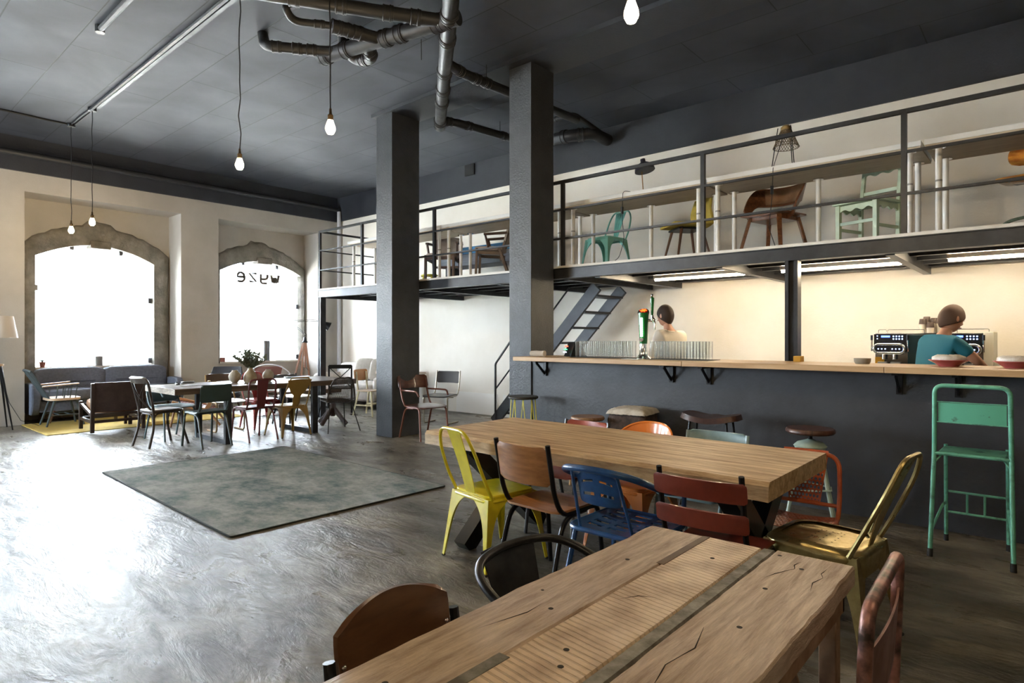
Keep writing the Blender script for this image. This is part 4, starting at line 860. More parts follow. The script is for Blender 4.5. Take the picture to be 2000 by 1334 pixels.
# ------------------------------------------------------------------ seats around the long dark table
GRN = M('dark_green_paint', (52, 68, 66), .35, col2=(42, 56, 54), scale=8)
school('school_chair', 'dark green school chair with plain back at the near side of the dark table', (-8.20, 3.37, 0), 96, GRN, M('dark_green_ply', (48, 66, 64), .4), w=.36, bh=.80, bz=(.58, .80), tr=.015, bow=-.03, back_over=.05)
school('hoop_back_chair', 'wine red metal chair with rounded hoop back right of the dark green one', (-8.22, 4.01, 0), 92, M('wine_red_metal', (104, 52, 52), .35), M('wine_red_panel', (100, 44, 48), .4), w=.38, bh=.83, hoop=True, tr=.013)
wc = [o for o in C.objects if o.name.startswith('hoop_back_chair')][-1]
G().sheet(lambda u, v: ((2*u-1)*(.055+.025*v), -.185-.065*v, .44+.385*v), 6, 8, .006).build('back_splat', M('wine_red_panel', (100, 44, 48), .4), wc)
tolix('metal_chair', 'mustard metal chair with wide rounded crest at the near side of the dark table', (-8.20, 4.50, 0), 92, M('mustard_enamel', (150, 122, 62), .4), back='crest', sc=.98)
# rattan chair
t = thing('rattan_chair', 'dark woven rattan shell chair on thin black legs at the right of the dark table', 'chair', (-8.07, 5.22, 0), 80)
RAT = M('dark_rattan', (66, 56, 44), .6, col2=(44, 38, 32), scale=30)
def ratt(u, v):
    q = 2*u-1
    if v < .45: s_ = v/.45; return (q*.20*(.9+.1*s_), .20-.36*s_, .45-.03*s_+.02*abs(q)**3*s_)
    s_ = (v-.45)/.55; th = q*1.15*(1-.25*s_); R_ = .24
    return (R_*math.sin(th)*(1-.18*s_**3), -.16-.06*s_-(R_*math.cos(th)-R_*.6)*(min(1, s_*1.6))*.55, .42+.03*abs(q)+.38*s_-.07*abs(q)**2.5*s_)
g = G()
for k in range(33): g.tube([ratt(k/32, v/22) for v in range(23)], .0036, 5)
for v in [.03*j for j in range(1, 13)]+[.5, .52, .8, .82, .98]: g.tube([ratt(k/24, v) for k in range(25)], .0036, 5)
g.build('woven_shell', RAT, t)
G().tube([ratt(0, v/22) for v in range(23)]+[ratt(k/20, 1) for k in range(1, 20)]+[ratt(1, 1-v/22) for v in range(23)]+[ratt(1-k/10, 0) for k in range(1, 10)], .009, 8, closed=True).build('rim', RAT, t)
for s_ in (-1, 1):
    G().tube([(s_*.17, .15, .44), (s_*.24, .26, 0)], .008, 8).build('leg', BLACKM, t); G().tube([(s_*.17, -.14, .41), (s_*.25, -.27, 0)], .008, 8).build('leg', BLACKM, t)
# bentwood crossback at the table end
def bentwood(name, label, loc, rz, m, seatm, sc=1):
    t = thing(name, label, 'chair', loc, rz, None, sc)
    G().tube(fil([(-.21, -.26, 0), (-.185, -.19, .25), (-.18, -.19, .47), (-.20, -.27, .84), (-.17, -.30, .885), (.17, -.30, .885), (.20, -.27, .84), (.18, -.19, .47), (.185, -.19, .25), (.21, -.26, 0)], .09, 6), .0165, 10).build('back_hoop', m, t)
    G().sheet(lambda u, v: ((2*u-1)*.20, -.265-.055*(1-(2*u-1)**2)-.03*v, .82+.065*v), 14, 4, .018).build('crest_rail', m, t)
    for s_ in (-1, 1):
        G().tube([(s_*.18, -.285, .84), (s_*.07, -.285, .70), (-s_*.07, -.25, .56), (-s_*.14, -.20, .475)], [.012, .014, .014, .012], 8, flat=.5).build('cross_slat', m, t)
        G().tube(fil([(s_*.175, .17, .445), (s_*.185, .17, .25), (s_*.215, .235, 0)], .12, 6), [.018]*2+[.015]*7, 8) .build('leg', m, t) if False else G().tube(fil([(s_*.175, .17, .445), (s_*.185, .17, .25), (s_*.215, .235, 0)], .12, 6), .016, 8).build('leg', m, t)
        G().tube(fil([(s_*.18, .165, .28), (s_*.165, .16, .42), (s_*.12, -.0, .435), (s_*.165, -.17, .42), (s_*.18, -.19, .28)], .08, 6), .010, 7).build('arch_brace', m, t)
    G().tube(fil([(-.165, .165, .28), (-.13, .165, .42), (.13, .165, .42), (.165, .165, .28)], .08, 6), .010, 7).build('arch_brace', m, t)
    G().tube(fil([(-.165, -.185, .28), (-.13, -.185, .42), (.13, -.185, .42), (.165, -.185, .28)], .08, 6), .010, 7).build('arch_brace', m, t)
    G().prism(rrect(.42, .41, .09, 6), (.43, .465), XY).build('seat', m, t, bevel=.008); G().prism(rrect(.35, .34, .08, 6), (.463, .472), XY).build('seat_pad', seatm, t, bevel=.004)
    return t
bentwood('bentwood_chair', 'dark bentwood chair with crossed back at the bleached end of the dark table', (-8.72, 3.02, 0), 8, M('dark_bentwood', (78, 68, 62), .3, col2=(56, 48, 44), scale=10), M('cane_seat', (150, 138, 126), .6))
# far side of the dark table
SLT = M('slate_blue_paint', (92, 112, 118), .4)
school('school_armchair', 'slate blue metal armchair at the far left corner of the dark table', (-9.16, 3.30, 0), -80, SLT, M('slate_blue_panel', (74, 94, 98), .45), w=.42, bh=.76, bz=(.50, .74), arms=True)
school('school_chair', 'brown school chair with brass legs behind the left round vase', (-9.28, 4.10, 0), -92, M('brass_tube', (150, 122, 82), .35, .5), M('brown_seat_ply', (104, 84, 70), .32), w=.40, bh=.83, bz=(.66, .84), sled=True)
t = tolix('metal_chair', 'bright red metal chair with a lower shelf at the far side of the dark table', (-9.22, 4.62, 0), -90, M('bright_red_enamel', (170, 62, 56), .35), back='vee')
G().sheet(lambda u, v: ((2*u-1)*.17, (2*v-1)*.17, .20), 36, 36, .003, holes(8, .3, 1)).build('mesh_shelf', MATS['bright_red_enamel'], t)
school('school_chair', 'black framed chair with pale seat behind the dark table and mustard chair', (-9.22, 5.16, 0), -86, BLACKM, M('dark_backrest', (62, 60, 60), .35), w=.40, bh=.80, bz=(.66, .785), sm=M('pale_seat', (196, 188, 176), .3))
t = thing('swivel_chair', 'old office chair on a four toed dark wooden pedestal behind the rattan chair', 'chair', (-8.62, 5.50, 0), 170)
PED = M('dark_oak_pedestal', (74, 56, 48), .4)
for k in range(4):
    a = k*pi/2+.5; G().bar((cos(a)*.03, sin(a)*.03, .26), (cos(a)*.17, sin(a)*.17, .12), .05, .06).bar((cos(a)*.16, sin(a)*.16, .13), (cos(a)*.27, sin(a)*.27, .03), .045, .05, w2=.05, h2=.055).build('toe', PED, t, bevel=.008)
G().lathe([(.035, .14), (.055, .2), (.05, .33), (.03, .36), (.015, .37), (.015, .42), (.09, .43), (0, .44)], n=20).build('pedestal', PED, t)
seatsheet(.40, .38, .455, .012, t=.02).build('seat', M('pale_seat', (196, 188, 176), .3), t)

# ------------------------------------------------------------------ lounge corner
SOFA = M('blue_grey_wool', (112, 118, 134), .9, col2=(98, 104, 120), scale=26, bump=.0015, bs=160)
t = thing('sofa', 'blue grey two seat sofa under the first arched window', 'sofa', (-12.55, 3.46, 0), -90)
for s_ in (-1, 1):
    b_ = G().pill((s_*.50, -.20, .66), (.52, .13, .22), .35, 24, 14).build('back_cushion', SOFA, t, ang=80)
    G().tube([(s_*.50-.34, -.068, .645), (s_*.50+.34, -.068, .645)], .007, 6).build('seam', M('sofa_seam', (74, 80, 94), .9), b_)
    G().pill((s_*.50, .10, .44), (.51, .30, .10), .35, 24, 12).build('seat_cushion', SOFA, t, ang=80)
    g = G().prism(fil([(-.34, .14, 0), (-.34, .62, 0), (-.02, .66, 0), (.34, .64, 0), (.42, .50, 0), (.36, .22, 0), (.25, .14, 0)], .1, 5) and [(p.x, p.y) for p in fil([(-.34, .14, 0), (-.34, .62, 0), (-.02, .66, 0), (.34, .64, 0), (.42, .50, 0), (.36, .22, 0), (.25, .14, 0)], .1, 5)], (-.06, .06), lambda a, b, tt: (s_*1.08+tt, a, b)); g.build('arm', SOFA, t, bevel=.02)
    for y in (-.25, .38): G().tube([(s_*.85, y, .2), (s_*.92, y+.03, 0)], [.022, .014], 8).build('leg', M('walnut_leg', (96, 66, 48), .4), t)
G().box((-1.04, -.32, .18), (1.04, .34, .36)).build('base', SOFA, t, bevel=.03)

t = thing('windsor_armchair', 'dark grey spindle back armchair with pale wooden seat on the yellow rug by the sofa', 'chair', (-11.84, 2.64, .01), 0)
CHR = M('charcoal_green_paint', (72, 84, 88), .4); PAL = M('pale_ash_wood', (206, 178, 150), .38)
seatsheet(.50, .44, .42, .014, r=.12, t=.034).build('seat', PAL, t)
for k in range(8): q = -1+2*k/7; G().tube([(q*.16, -.19, .42), (q*.23, -.44-.02*(1-q*q), .87)], .008 if 0 < k < 7 else .013, 6).build('spindle', CHR, t)
G().tube([((k/6-1)*.25, -.44-.03*(1-(k/6-1)**2), .865+.02*(1-(k/6-1)**2)) for k in range(13)], .016, 8).build('crest_rail', CHR, t)
for s_ in (-1, 1):
    G().bar((s_*.235, -.30, .63), (s_*.255, .17, .66), .045, .02).build('armrest', PAL, t, bevel=.006)
    for y in (-.1, .0, .08, .15): G().tube([(s_*.215, y-.02, .43), (s_*.25, y, .65)], .008, 6).build('arm_spindle', CHR, t)
    G().tube([(s_*.17, .15, .41), (s_*.235, .24, 0)], [.02, .014], 8).build('leg', CHR, t); G().tube([(s_*.15, -.12, .41), (s_*.21, -.24, 0)], [.02, .014], 8).build('leg', CHR, t)
    G().tube([(s_*.185, -.18, .17), (s_*.2, .19, .17)], .010, 6).build('stretcher', CHR, t)
for y in (-.06, .08): G().tube([(-.19, y, .17), (.19, y, .17)], .008, 6).build('stretcher', CHR, t)

DW = M('dark_brown_frame', (70, 54, 46), .4, col2=(52, 40, 34), scale=6); LEA = M('dark_brown_leather', (72, 54, 48), .5, col2=(58, 42, 38), scale=8, bump=.002, bs=40); TAN = M('tan_suede', (158, 118, 82), .8, col2=(136, 98, 66), scale=9)
t = thing('leather_lounge_chair', 'low lounge chair with dark leather sling back and tan cushion on the yellow rug', 'chair', (-10.75, 3.03, .01), 88)
for s_ in (-1, 1):
    G().bar((s_*.33, .33, 0), (s_*.33, .33, .42), .05, .05, up=(0, 1, 0)).build('leg', DW, t, bevel=.006)
    G().bar((s_*.33, -.33, 0), (s_*.33, -.37, .72), .05, .05, up=(0, 1, 0)).build('leg', DW, t, bevel=.006)
    G().bar((s_*.33, -.33, .16), (s_*.33, .33, .16), .03, .045).build('side_rail', DW, t); G().bar((s_*.33, -.34, .25), (s_*.33, .33, .38), .03, .04).build('seat_rail', DW, t)
G().bar((-.33, -.34, .16), (.33, -.34, .16), .03, .04).bar((-.33, -.34, .26), (.33, -.34, .26), .03, .04).build('back_rail', DW, t); G().bar((-.33, .33, .16), (.33, .33, .16), .03, .04).bar((-.33, .33, .36), (.33, .33, .36), .03, .04).build('front_rail', DW, t)
curved(.63, .43, -.03, .30, -.335, .05, t=.014, r=0).build('sling_back', LEA, t, ang=60)
G().pill((0, .03, .35), (.29, .31, .07), .4, 24, 12, mat=Matrix.Rotation(.18, 3, 'X')).build('seat_cushion', TAN, t, ang=80)

t = thing('coffee_table', 'low pale topped table between the leather lounge chair and the sofa', 'table', (-11.42, 3.74, .01))
G().box((-.28, -.45, .40), (.28, .45, .44)).build('tabletop', M('pale_tabletop', (196, 180, 164), .3), t, bevel=.004)
for sx in (-1, 1):
    for sy in (-1, 1): G().box((sx*.24-.02, sy*.4-.02, 0), (sx*.24+.02, sy*.4+.02, .4)).build('leg', DW, t)

t = thing('woven_leather_chair', 'low chair with woven red brown leather seat and wooden side frames behind the dark table', 'chair', (-10.3, 4.08, .01), 150)
WL = M('woven_oxblood_leather', (112, 62, 56), .3, col2=(140, 92, 86), scale=30, bump=.004, bs=40); LW = M('honey_wood', (164, 116, 72), .4)
G().sheet(lambda u, v: ((2*u-1)*.27, .28-.52*v, .36-.12*v-.02*(1-(2*u-1)**2)+.008*sin(u*40)*sin(v*40)), 40, 40, .01).build('seat', WL, t); G().sheet(lambda u, v: ((2*u-1)*.27, -.22-.22*v, .27+.42*v+.008*sin(u*40)*sin(v*40)), 40, 40, .01).build('backrest', WL, t)
for s_ in (-1, 1):
    G().bar((s_*.29, .30, .38), (s_*.29, -.26, .22), .03, .06).bar((s_*.29, -.16, .22), (s_*.29, -.46, .74), .03, .06).build('side_frame', LW, t, bevel=.006)
    G().tube([(s_*.29, .24, .36), (s_*.29, .32, 0)], .018, 8).build('leg', LW, t); G().tube([(s_*.29, -.2, .26), (s_*.29, -.38, 0)], .018, 8).build('leg', LW, t)
t = thing('shell_lounge_chair', 'charcoal angular shell chair on wooden legs behind the left round vase', 'chair', (-11.0, 4.78, 0), -128)
CHS = M('charcoal_felt', (62, 66, 74), .7)
G().sheet(lambda u, v: ((2*u-1)*(.30-.06*abs(2*v-1)), -.20-.20*v-.06*(1-(2*u-1)**2), .36+.50*v), 16, 10, .03).build('backrest', CHS, t, bevel=.006); G().pill((0, .02, .38), (.29, .28, .07), .4, 20, 10).build('seat', CHS, t)
for s_ in (-1, 1):
    G().tube([(s_*.2, .2, .34), (s_*.28, .28, 0)], [.02, .012], 8).build('leg', DW, t); G().tube([(s_*.2, -.16, .34), (s_*.27, -.28, 0)], [.02, .012], 8).build('leg', DW, t)
t = thing('hoop_lounge_chair', 'lounge chair with pale steel hoop and dusty pink back below the lettered window', 'chair', (-11.15, 5.72, 0), -118)
PKL = M('dusty_pink_leather', (146, 104, 98), .5); PST = M('pale_steel_tube', (206, 206, 210), .3, .3)
hp_ = lambda a: Vector((.42*sin(a), -.02-.38*cos(a)-.06, .58+.28*cos(a)))
G().tube([hp_(2*pi*k/40) for k in range(40)], .011, 8, closed=True).build('hoop', PST, t)
G().sheet(lambda u, v: ((2*u-1)*(.16+.10*v)*1.0, -.10-.36*v**1.0+.02, .40+.42*v), 14, 10, .012).build('backrest', PKL, t); G().sheet(lambda u, v: ((2*u-1)*.25, .28-.40*v, .36+.03*(2*v-1)**2), 12, 10, .014).build('seat', PKL, t)
for s_ in (-1, 1): G().tube(fil([(s_*.2, .30, .32), (s_*.22, .26, .01), (s_*.22, -.34, .01), (s_*.2, -.10, .38)], .04), .009, 6).build('leg', BLACKM, t)
t = thing('slab_coffee_table', 'low thick wooden slab table below the lettered window behind the dark table', 'table', (-10.95, 6.32, 0))
G().box((-.38, -.62, .31), (.38, .62, .39)).build('tabletop', M('brown_slab', (120, 98, 78), .35, col2=(92, 74, 60), scale=5, st=(6, 1, 4)), t, bevel=.006)
for y in (-.42, .42): G().box((-.3, y-.03, 0), (-.24, y+.03, .31)).box((.24, y-.03, 0), (.3, y+.03, .31)).box((-.24, y-.03, 0), (.24, y+.03, .04)).build('leg', BLACKM, t)

# tripod floor lamp with balanced arm
t = thing('tripod_task_lamp', 'wooden tripod floor lamp with sprung metal arm before the lettered window', 'lamp', (-11.75, 6.83, 0))
TW = M('warm_tripod_wood', (150, 108, 84), .4)
for k, a in enumerate((radians(125), radians(-55+5), radians(-140))):
    G().bar((cos(a)*.03, sin(a)*.03, 1.30), (cos(a)*.36, sin(a)*.36, 0), .035, .035).build('leg', TW, t, bevel=.004)
    G().tube([(0, 0, .78), (cos(a)*.17, sin(a)*.17, .70)], .004, 5).build('spreader', CORD, t)
G().tube([(0, 0, .76), (0, 0, 1.36)], .016, 8).build('centre_tube', TW, t); G().lathe([(.05, 1.28), (.06, 1.30), (.03, 1.33), (.02, 1.4), (0, 1.4)], n=14).build('head_plate', BSTEEL, t)
for dz in (0, .03): G().tube([(.02, .03, 1.42+dz), (-.12, -.29, 1.72+dz)], .006, 6).build('lower_arm', BSTEEL, t); G().tube([(-.12, -.29, 1.72+dz), (.08, .22, 1.735+dz)], .006, 6).build('upper_arm', BSTEEL, t)
G().tube([(.08, .22, 1.75), (.13, .32, 1.68)], .01, 6).build('joint', BSTEEL, t); G().lathe([(.03, 0), (.045, .03), (.06, .06), (.10, .17), (.095, .17), (.05, .05), (0, .03)], (.13, .32, 1.70), n=20, ax=(.35, .8, -.45)).build('lamp_shade', BLACKM, t)
# floor lamp at the left edge
t = thing('floor_lamp', 'floor lamp with grey white conical shade on black tripod legs at the left edge', 'lamp', (-11.99, 1.88, 0))
G().lathe([(.235, 1.39), (.18, 1.72), (.176, 1.72), (.23, 1.39)], n=40).build('lamp_shade', M('grey_white_shade', (206, 202, 200), .8), t)
G().tube([(0, 0, .97), (0, 0, 1.6)], .012, 8).build('pole', BLACKM, t); G().lathe([(0, .96), (.06, .96), (.065, .975), (.065, .99), (0, 1.0)], n=24).build('wooden_disc', PAL, t)
for a in (.5, 2.6, 4.7): G().tube([(cos(a)*.04, sin(a)*.04, .96), (cos(a)*.27, sin(a)*.27, 0)], [.019, .009], 8).build('leg', BLACKM, t)
G().tube([(0, .02, .9), (.05, .12, .4), (.1, .25, .12), (.05, .5, .006), (-.1, .7, .006)], .004, 5).build('cord', CORD, t)

# seating group against the back wall
BEI = M('beige_linen', (190, 184, 178), .9, col2=(176, 170, 164), scale=20, bump=.001, bs=120)
t = thing('linen_sofa', 'pale linen sofa along the back wall left of the dark column', 'sofa', (-10.8, 7.5, 0), 180)
G().box((-1.05, -.30, .14), (1.05, .40, .36)).build('base', BEI, t, bevel=.04)
for s_ in (-1, 1): G().pill((s_*.5, .1, .41), (.5, .32, .08), .35, 22, 10).build('seat_cushion', BEI, t, ang=80)
G().pill((0, -.30, .60), (1.05, .11, .26), .3, 26, 12).build('backrest', BEI, t, ang=80)
for s_ in (-1, 1): G().pill((s_*1.06, .02, .44), (.1, .36, .20), .4, 20, 10).build('arm', BEI, t, ang=80)
for i, (x, lab) in enumerate(((-10.52, 'grey white scatter cushion left of the other on the linen sofa'), (-10.02, 'grey white scatter cushion nearer the dark column on the linen sofa'))):
    o = tag(G().pill((0, 0, 0), (.23, .07, .23), .45, 22, 12).build('scatter_cushion', M('cushion_linen', (182, 176, 166), .9, col2=(168, 162, 152), scale=12, bump=.001), ang=80), lab, 'cushion'); o.location = (x, 7.47, .745); o.rotation_euler = (radians(-16), 0, radians(20))
t = thing('cross_back_chair', 'black chair with X shaped back in front of the linen sofa', 'chair', (-10.0, 6.55, 0), 55)
g = G(); G().bar((-.20, -.26, .86), (.20, -.26, .86), .03, .07).build('crest_rail', BLACKM, t)
for s_ in (-1, 1):
    G().bar((s_*.2, -.20, 0), (s_*.2, -.20, .45), .03, .03).bar((s_*.2, -.20, .45), (s_*.2, -.26, .88), .03, .03).build('leg', BLACKM, t); G().bar((s_*.2, .2, 0), (s_*.2, .2, .45), .03, .03).build('leg', BLACKM, t)
    G().bar((s_*.19, -.25, .84), (-s_*.19, -.21, .48), .03, .015).build('cross_slat', BLACKM, t)
    G().bar((s_*.2, -.2, .18), (s_*.2, .2, .18), .02, .02).build('stretcher', BLACKM, t)
G().prism(rrect(.44, .43, .03), (.44, .47), XY).build('seat', M('dark_seat', (54, 52, 52), .5), t, bevel=.004)
t = thing('wooden_chair', 'small chair with honey plywood back and cream legs left of the dark column', 'chair', (-9.18, 6.62, 0), -75)
CRM = M('cream_wood_leg', (206, 196, 160), .5)
curved(.36, .20, -.02, .62, -.20, .02, t=.012).build('backrest', M('honey_ply', (186, 132, 74), .35, coat=.2), t); seatsheet(.38, .37, .445, .01, t=.014).build('seat', M('light_ply_seat', (176, 150, 122), .4), t)
for s_ in (-1, 1):
    G().bar((s_*.13, -.21, .78), (s_*.13, -.17, .46), .028, .02).build('back_post', CRM, t); G().bar((s_*.14, -.14, .44), (s_*.18, -.24, 0), .03, .03, w2=.02, h2=.02).build('leg', CRM, t); G().bar((s_*.14, .13, .44), (s_*.18, .2, 0), .03, .03, w2=.02, h2=.02).build('leg', CRM, t)
    G().bar((s_*.16, -.19, .19), (s_*.16, .16, .19), .018, .025).build('stretcher', CRM, t)
G().bar((-.16, 0, .19), (.16, 0, .19), .018, .025).build('stretcher', CRM, t)
school('school_chair', 'red brown tube chair with coral seat half hidden by the dark column', (-8.62, 6.78, 0), -30, M('red_brown_tube', (120, 62, 54), .4), M('red_panel', (150, 66, 62), .4), w=.36, bh=.86, bz=(.58, .74), sm=M('coral_cushion', (214, 110, 92), .6), sled=True)
t = thing('cafe_table', 'small pale topped table behind the small wooden chair', 'table', (-9.35, 7.45, 0))
G().box((-.40, -.30, .70), (.40, .30, .74)).build('tabletop', M('pale_tabletop', (196, 180, 164), .3), t, bevel=.004); G().box((-.04, -.04, .02), (.04, .04, .7)).build('pole', DW, t); G().box((-.28, -.2, 0), (.28, .2, .025)).build('base', DW, t)
RB = M('rust_brown_metal', (118, 68, 48), .35, .2, col2=(104, 60, 44), scale=9)
school('school_armchair', 'rust brown tube armchair with curved wooden back beside the dark column', (-6.53, 5.62, 0), -96, RB, M('red_brown_ply', (104, 58, 42), .3, col2=(80, 44, 32), scale=5, st=(1, 8, 8), coat=.2), w=.44, d=.42, bh=.80, bz=(.68, .86), bow=-.05, lean=.09, arms=True, tr=.0135, back_over=.06)
school('school_chair', 'chair with dark back and pale looped metal frame behind the rust brown armchair', (-7.50, 6.80, 0), 197, M('pale_tube_frame', (184, 178, 164), .35, .4), M('black_brown_panel', (58, 54, 54), .5), w=.44, bh=.84, bz=(.64, .83), sled=True)
# ------------------------------------------------------------------ upstairs: desks and seats
DTW = M('white_desk_edge', (226, 226, 224), .4); DUN = M('grey_brown_desk_underside', (196, 182, 162), .7, col2=(182, 166, 146), scale=3, st=(1, 8, 1)); LEGW = M('white_desk_leg', (236, 236, 234), .3)
jx = [-9.05, -6.68, -4.47, -2.66, -.79, 1.2]
for i in range(5):
    a, b = jx[i]+.012, jx[i+1]-.012; cx = (a+b)/2; hw = (b-a)/2
    t = thing('desk', ('white edged desk at the far left end of the upper floor', 'white edged desk upstairs between the two dark columns', 'white edged desk upstairs holding the dark task lamp', 'white edged desk upstairs holding the rattan lamp', 'white edged desk upstairs at the right edge')[i], 'desk', (cx, 6.36, MZ), group=None)
    G().box((-hw, -.31, .745), (hw, .31, .79)).build('desk_top', DTW, t, bevel=.002); G().box((-hw+.004, -.305, .728), (hw-.004, .305, .7445)).build('underside', DUN, t, smooth=False)
    for x, y in [(s_*(hw-.09), y) for s_ in (-1, 1) for y in (-.24, .20)]+[(0, .22)]:
        lg = G().tube([(x, y, 0), (x, y, .72)], .024, 12).build('leg', LEGW, t); G().lathe([(.05, .718), (.05, .7275), (0, .7275)], (x, y, 0), n=14).build('mount_plate', CHROME, lg); G().tube([(x, y, .44), (x, y, .455)], .0245, 12).build('leg_ring', M('grey_ring', (150, 150, 150), .4), lg)
U = MZ
tolix('metal_chair', 'pale teal pressed metal chair on the upper floor right of the bar column', (-4.33, 6.80, U), 172, TEALP, back='vee', sc=.98)
# mustard shell chair
t = thing('shell_chair', 'yellow upholstered shell chair with walnut legs on the upper floor', 'chair', (-3.18, 6.72, U), 140)
YF = M('yellow_felt', (206, 184, 84), .8, col2=(190, 166, 70), scale=14); WLG = M('walnut_leg', (96, 66, 48), .4)
def shell(u, v):
    q = 2*u-1
    if v < .5: s_ = v/.5; return (q*(.21+.05*s_), .24-.44*s_, .45-.02*s_+.03*abs(q)**3*s_)
    s_ = (v-.5)/.5; return (q*(.26-.06*s_**2), -.20-.07*s_+.07*abs(q)**2*min(1, s_*2), .43+.36*s_+.03*abs(q)**3*(1-s_))
G().sheet(shell, 20, 30, .03).build('seat_shell', YF, t, bevel=.006, ang=70); G().box((-.15, -.14, .395), (.15, .16, .415)).build('under_plate', BLACKM, t)
for sx in (-1, 1):
    for sy in (-1, 1): G().tube([(sx*.13, sy*.12, .42), (sx*.21, sy*.21, 0)], [.018, .011], 8).build('leg', WLG, t)
# bent wood shell armchair
t = thing('wood_shell_armchair', 'bent walnut shell armchair with tan pads on the upper floor under the rattan lamp', 'chair', (-2.22, 6.78, U), 165)
def wsh(u, v): th = (u-.5)*3.7; R_ = .27; q = abs(2*u-1); fl = .05*v; dz = -.16*max(0, (q-.62)/.38)**1.6; hh = .21-.10*max(0, (q-.5)/.5)**1.5; return ((R_+fl)*math.sin(th), .0-(R_*.95+fl)*math.cos(th), .60+dz+hh*v)
G().sheet(wsh, 34, 8, .018).build('wrap_back', M('walnut_shell', (134, 86, 52), .3, col2=(100, 62, 38), scale=5, st=(1, 8, 8), coat=.3), t, ang=60)
WSH = MATS['walnut_shell']
for s_ in (-1, 1): G().tube([(s_*.275, .05, .52), (s_*.24, .04, .44), (s_*.16, .0, .42)], .022, 8, flat=.5).build('shell_side', WSH, t)
G().sheet(lambda u, v: ((2*u-1)*.23, .25-.48*v, .435+.02*(2*u-1)**2), 14, 14, .016).build('seat', WSH, t); G().pill((0, 0, .452), (.21, .21, .018), .5, 20, 8).build('seat_pad', TAN, t)
G().sheet(lambda u, v: wsh(.28+.44*u, .12+.8*v) and tuple(Vector(wsh(.28+.44*u, .1+.8*v))*1+Vector((0, .02, 0))), 16, 6, .014).build('back_pad', TAN, t)
G().box((-.17, -.17, .395), (.17, .17, .435)).build('seat_frame', WSH, t, bevel=.004)
for sx in (-1, 1):
    for sy in (-1, 1): G().bar((sx*.17, sy*.17, .43), (sx*.25, sy*.26, 0), .05, .032, w2=.035, h2=.03).build('leg', WSH, t, bevel=.005)
# mint wooden chair
t = thing('painted_wooden_chair', 'pale mint painted wooden chair with scalloped rails on the upper floor', 'chair', (-1.30, 6.60, U), 160, sc=.94)
MN = M('pale_mint_paint', (194, 212, 190), .45, col2=(178, 198, 174), scale=8)
def scal(u, v, zt, h, amp): return zt-h*v-amp*v*(.5+.5*cos(u*6*pi))
for s_ in (-1, 1):
    G().bar((s_*.19, -.20, 0), (s_*.19, -.20, .45), .04, .032).bar((s_*.19, -.20, .44), (s_*.185, -.26, .86), .036, .03).build('back_post', MN, t, bevel=.003)
    G().bar((s_*.19, .18, 0), (s_*.19, .18, .44), .04, .04, w2=.045, h2=.045).build('leg', MN, t, bevel=.003); G().bar((s_*.19, -.2, .2), (s_*.19, .18, .2), .018, .03).build('stretcher', MN, t)
    G().sheet(lambda u, v: (s_*.19, -.18+.35*u, scal(u, v, .43, .04, .025)), 24, 3, .014).build('apron', MN, t)
G().sheet(lambda u, v: (-.2+.4*u, -.252+.012*v, scal(u, v, .87, .07, .022)), 30, 4, .022).build('crest_rail', MN, t); G().bar((-.19, -.225, .60), (.19, -.225, .60), .02, .035).build('back_rail', MN, t); G().bar((-.18, .18, .25), (.18, .18, .25), .018, .03).build('stretcher', MN, t)
G().sheet(lambda u, v: (-.18+.36*u, .185, scal(u, v, .43, .04, .025)), 24, 3, .014).build('apron', MN, t)
G().box((-.225, -.21, .44), (.225, .235, .465)).build('seat', MN, t, bevel=.004)
# ochre swivel chair
t = thing('workshop_swivel_chair', 'ochre plywood swivel chair on a green metal stand at the right edge upstairs', 'chair', (-.12, 6.52, U), 165, sc=.9)
OCH = M('ochre_ply', (196, 140, 62), .25, col2=(150, 96, 44), scale=4, st=(1, 7, 7), coat=.4); GRM = M('old_green_metal', (120, 140, 124), .4, .3, col2=(70, 80, 70), scale=12)
curved(.46, .20, -.05, .68, -.20, .03, r=.09, t=.014).build('backrest', OCH, t); seatsheet(.44, .40, .50, .02, r=.08, t=.016).build('seat', OCH, t)
G().box((-.02, -.22, .49), (.02, -.20, .78)).box((-.14, -.14, .48), (.14, .14, .492)).build('bracket', BSTEEL, t); G().tube([(0, 0, .12), (0, 0, .48)], .026, 12).build('column', GRM, t); G().lathe([(.0, .0), (.03, .004), (.034, .012), (0, .018)], (-.09, 0, .40), ax=(-1, 0, 0), n=16).tube([(-.09, 0, .40), (-.02, 0, .40)], .007, 6).build('hand_wheel', CHROME, t)
for k in range(4): a = k*pi/2+.3; G().tube(fil([(0, 0, .16), (cos(a)*.16, sin(a)*.16, .13), (cos(a)*.27, sin(a)*.27, .01)], .06), .015, 8).build('leg', GRM, t)
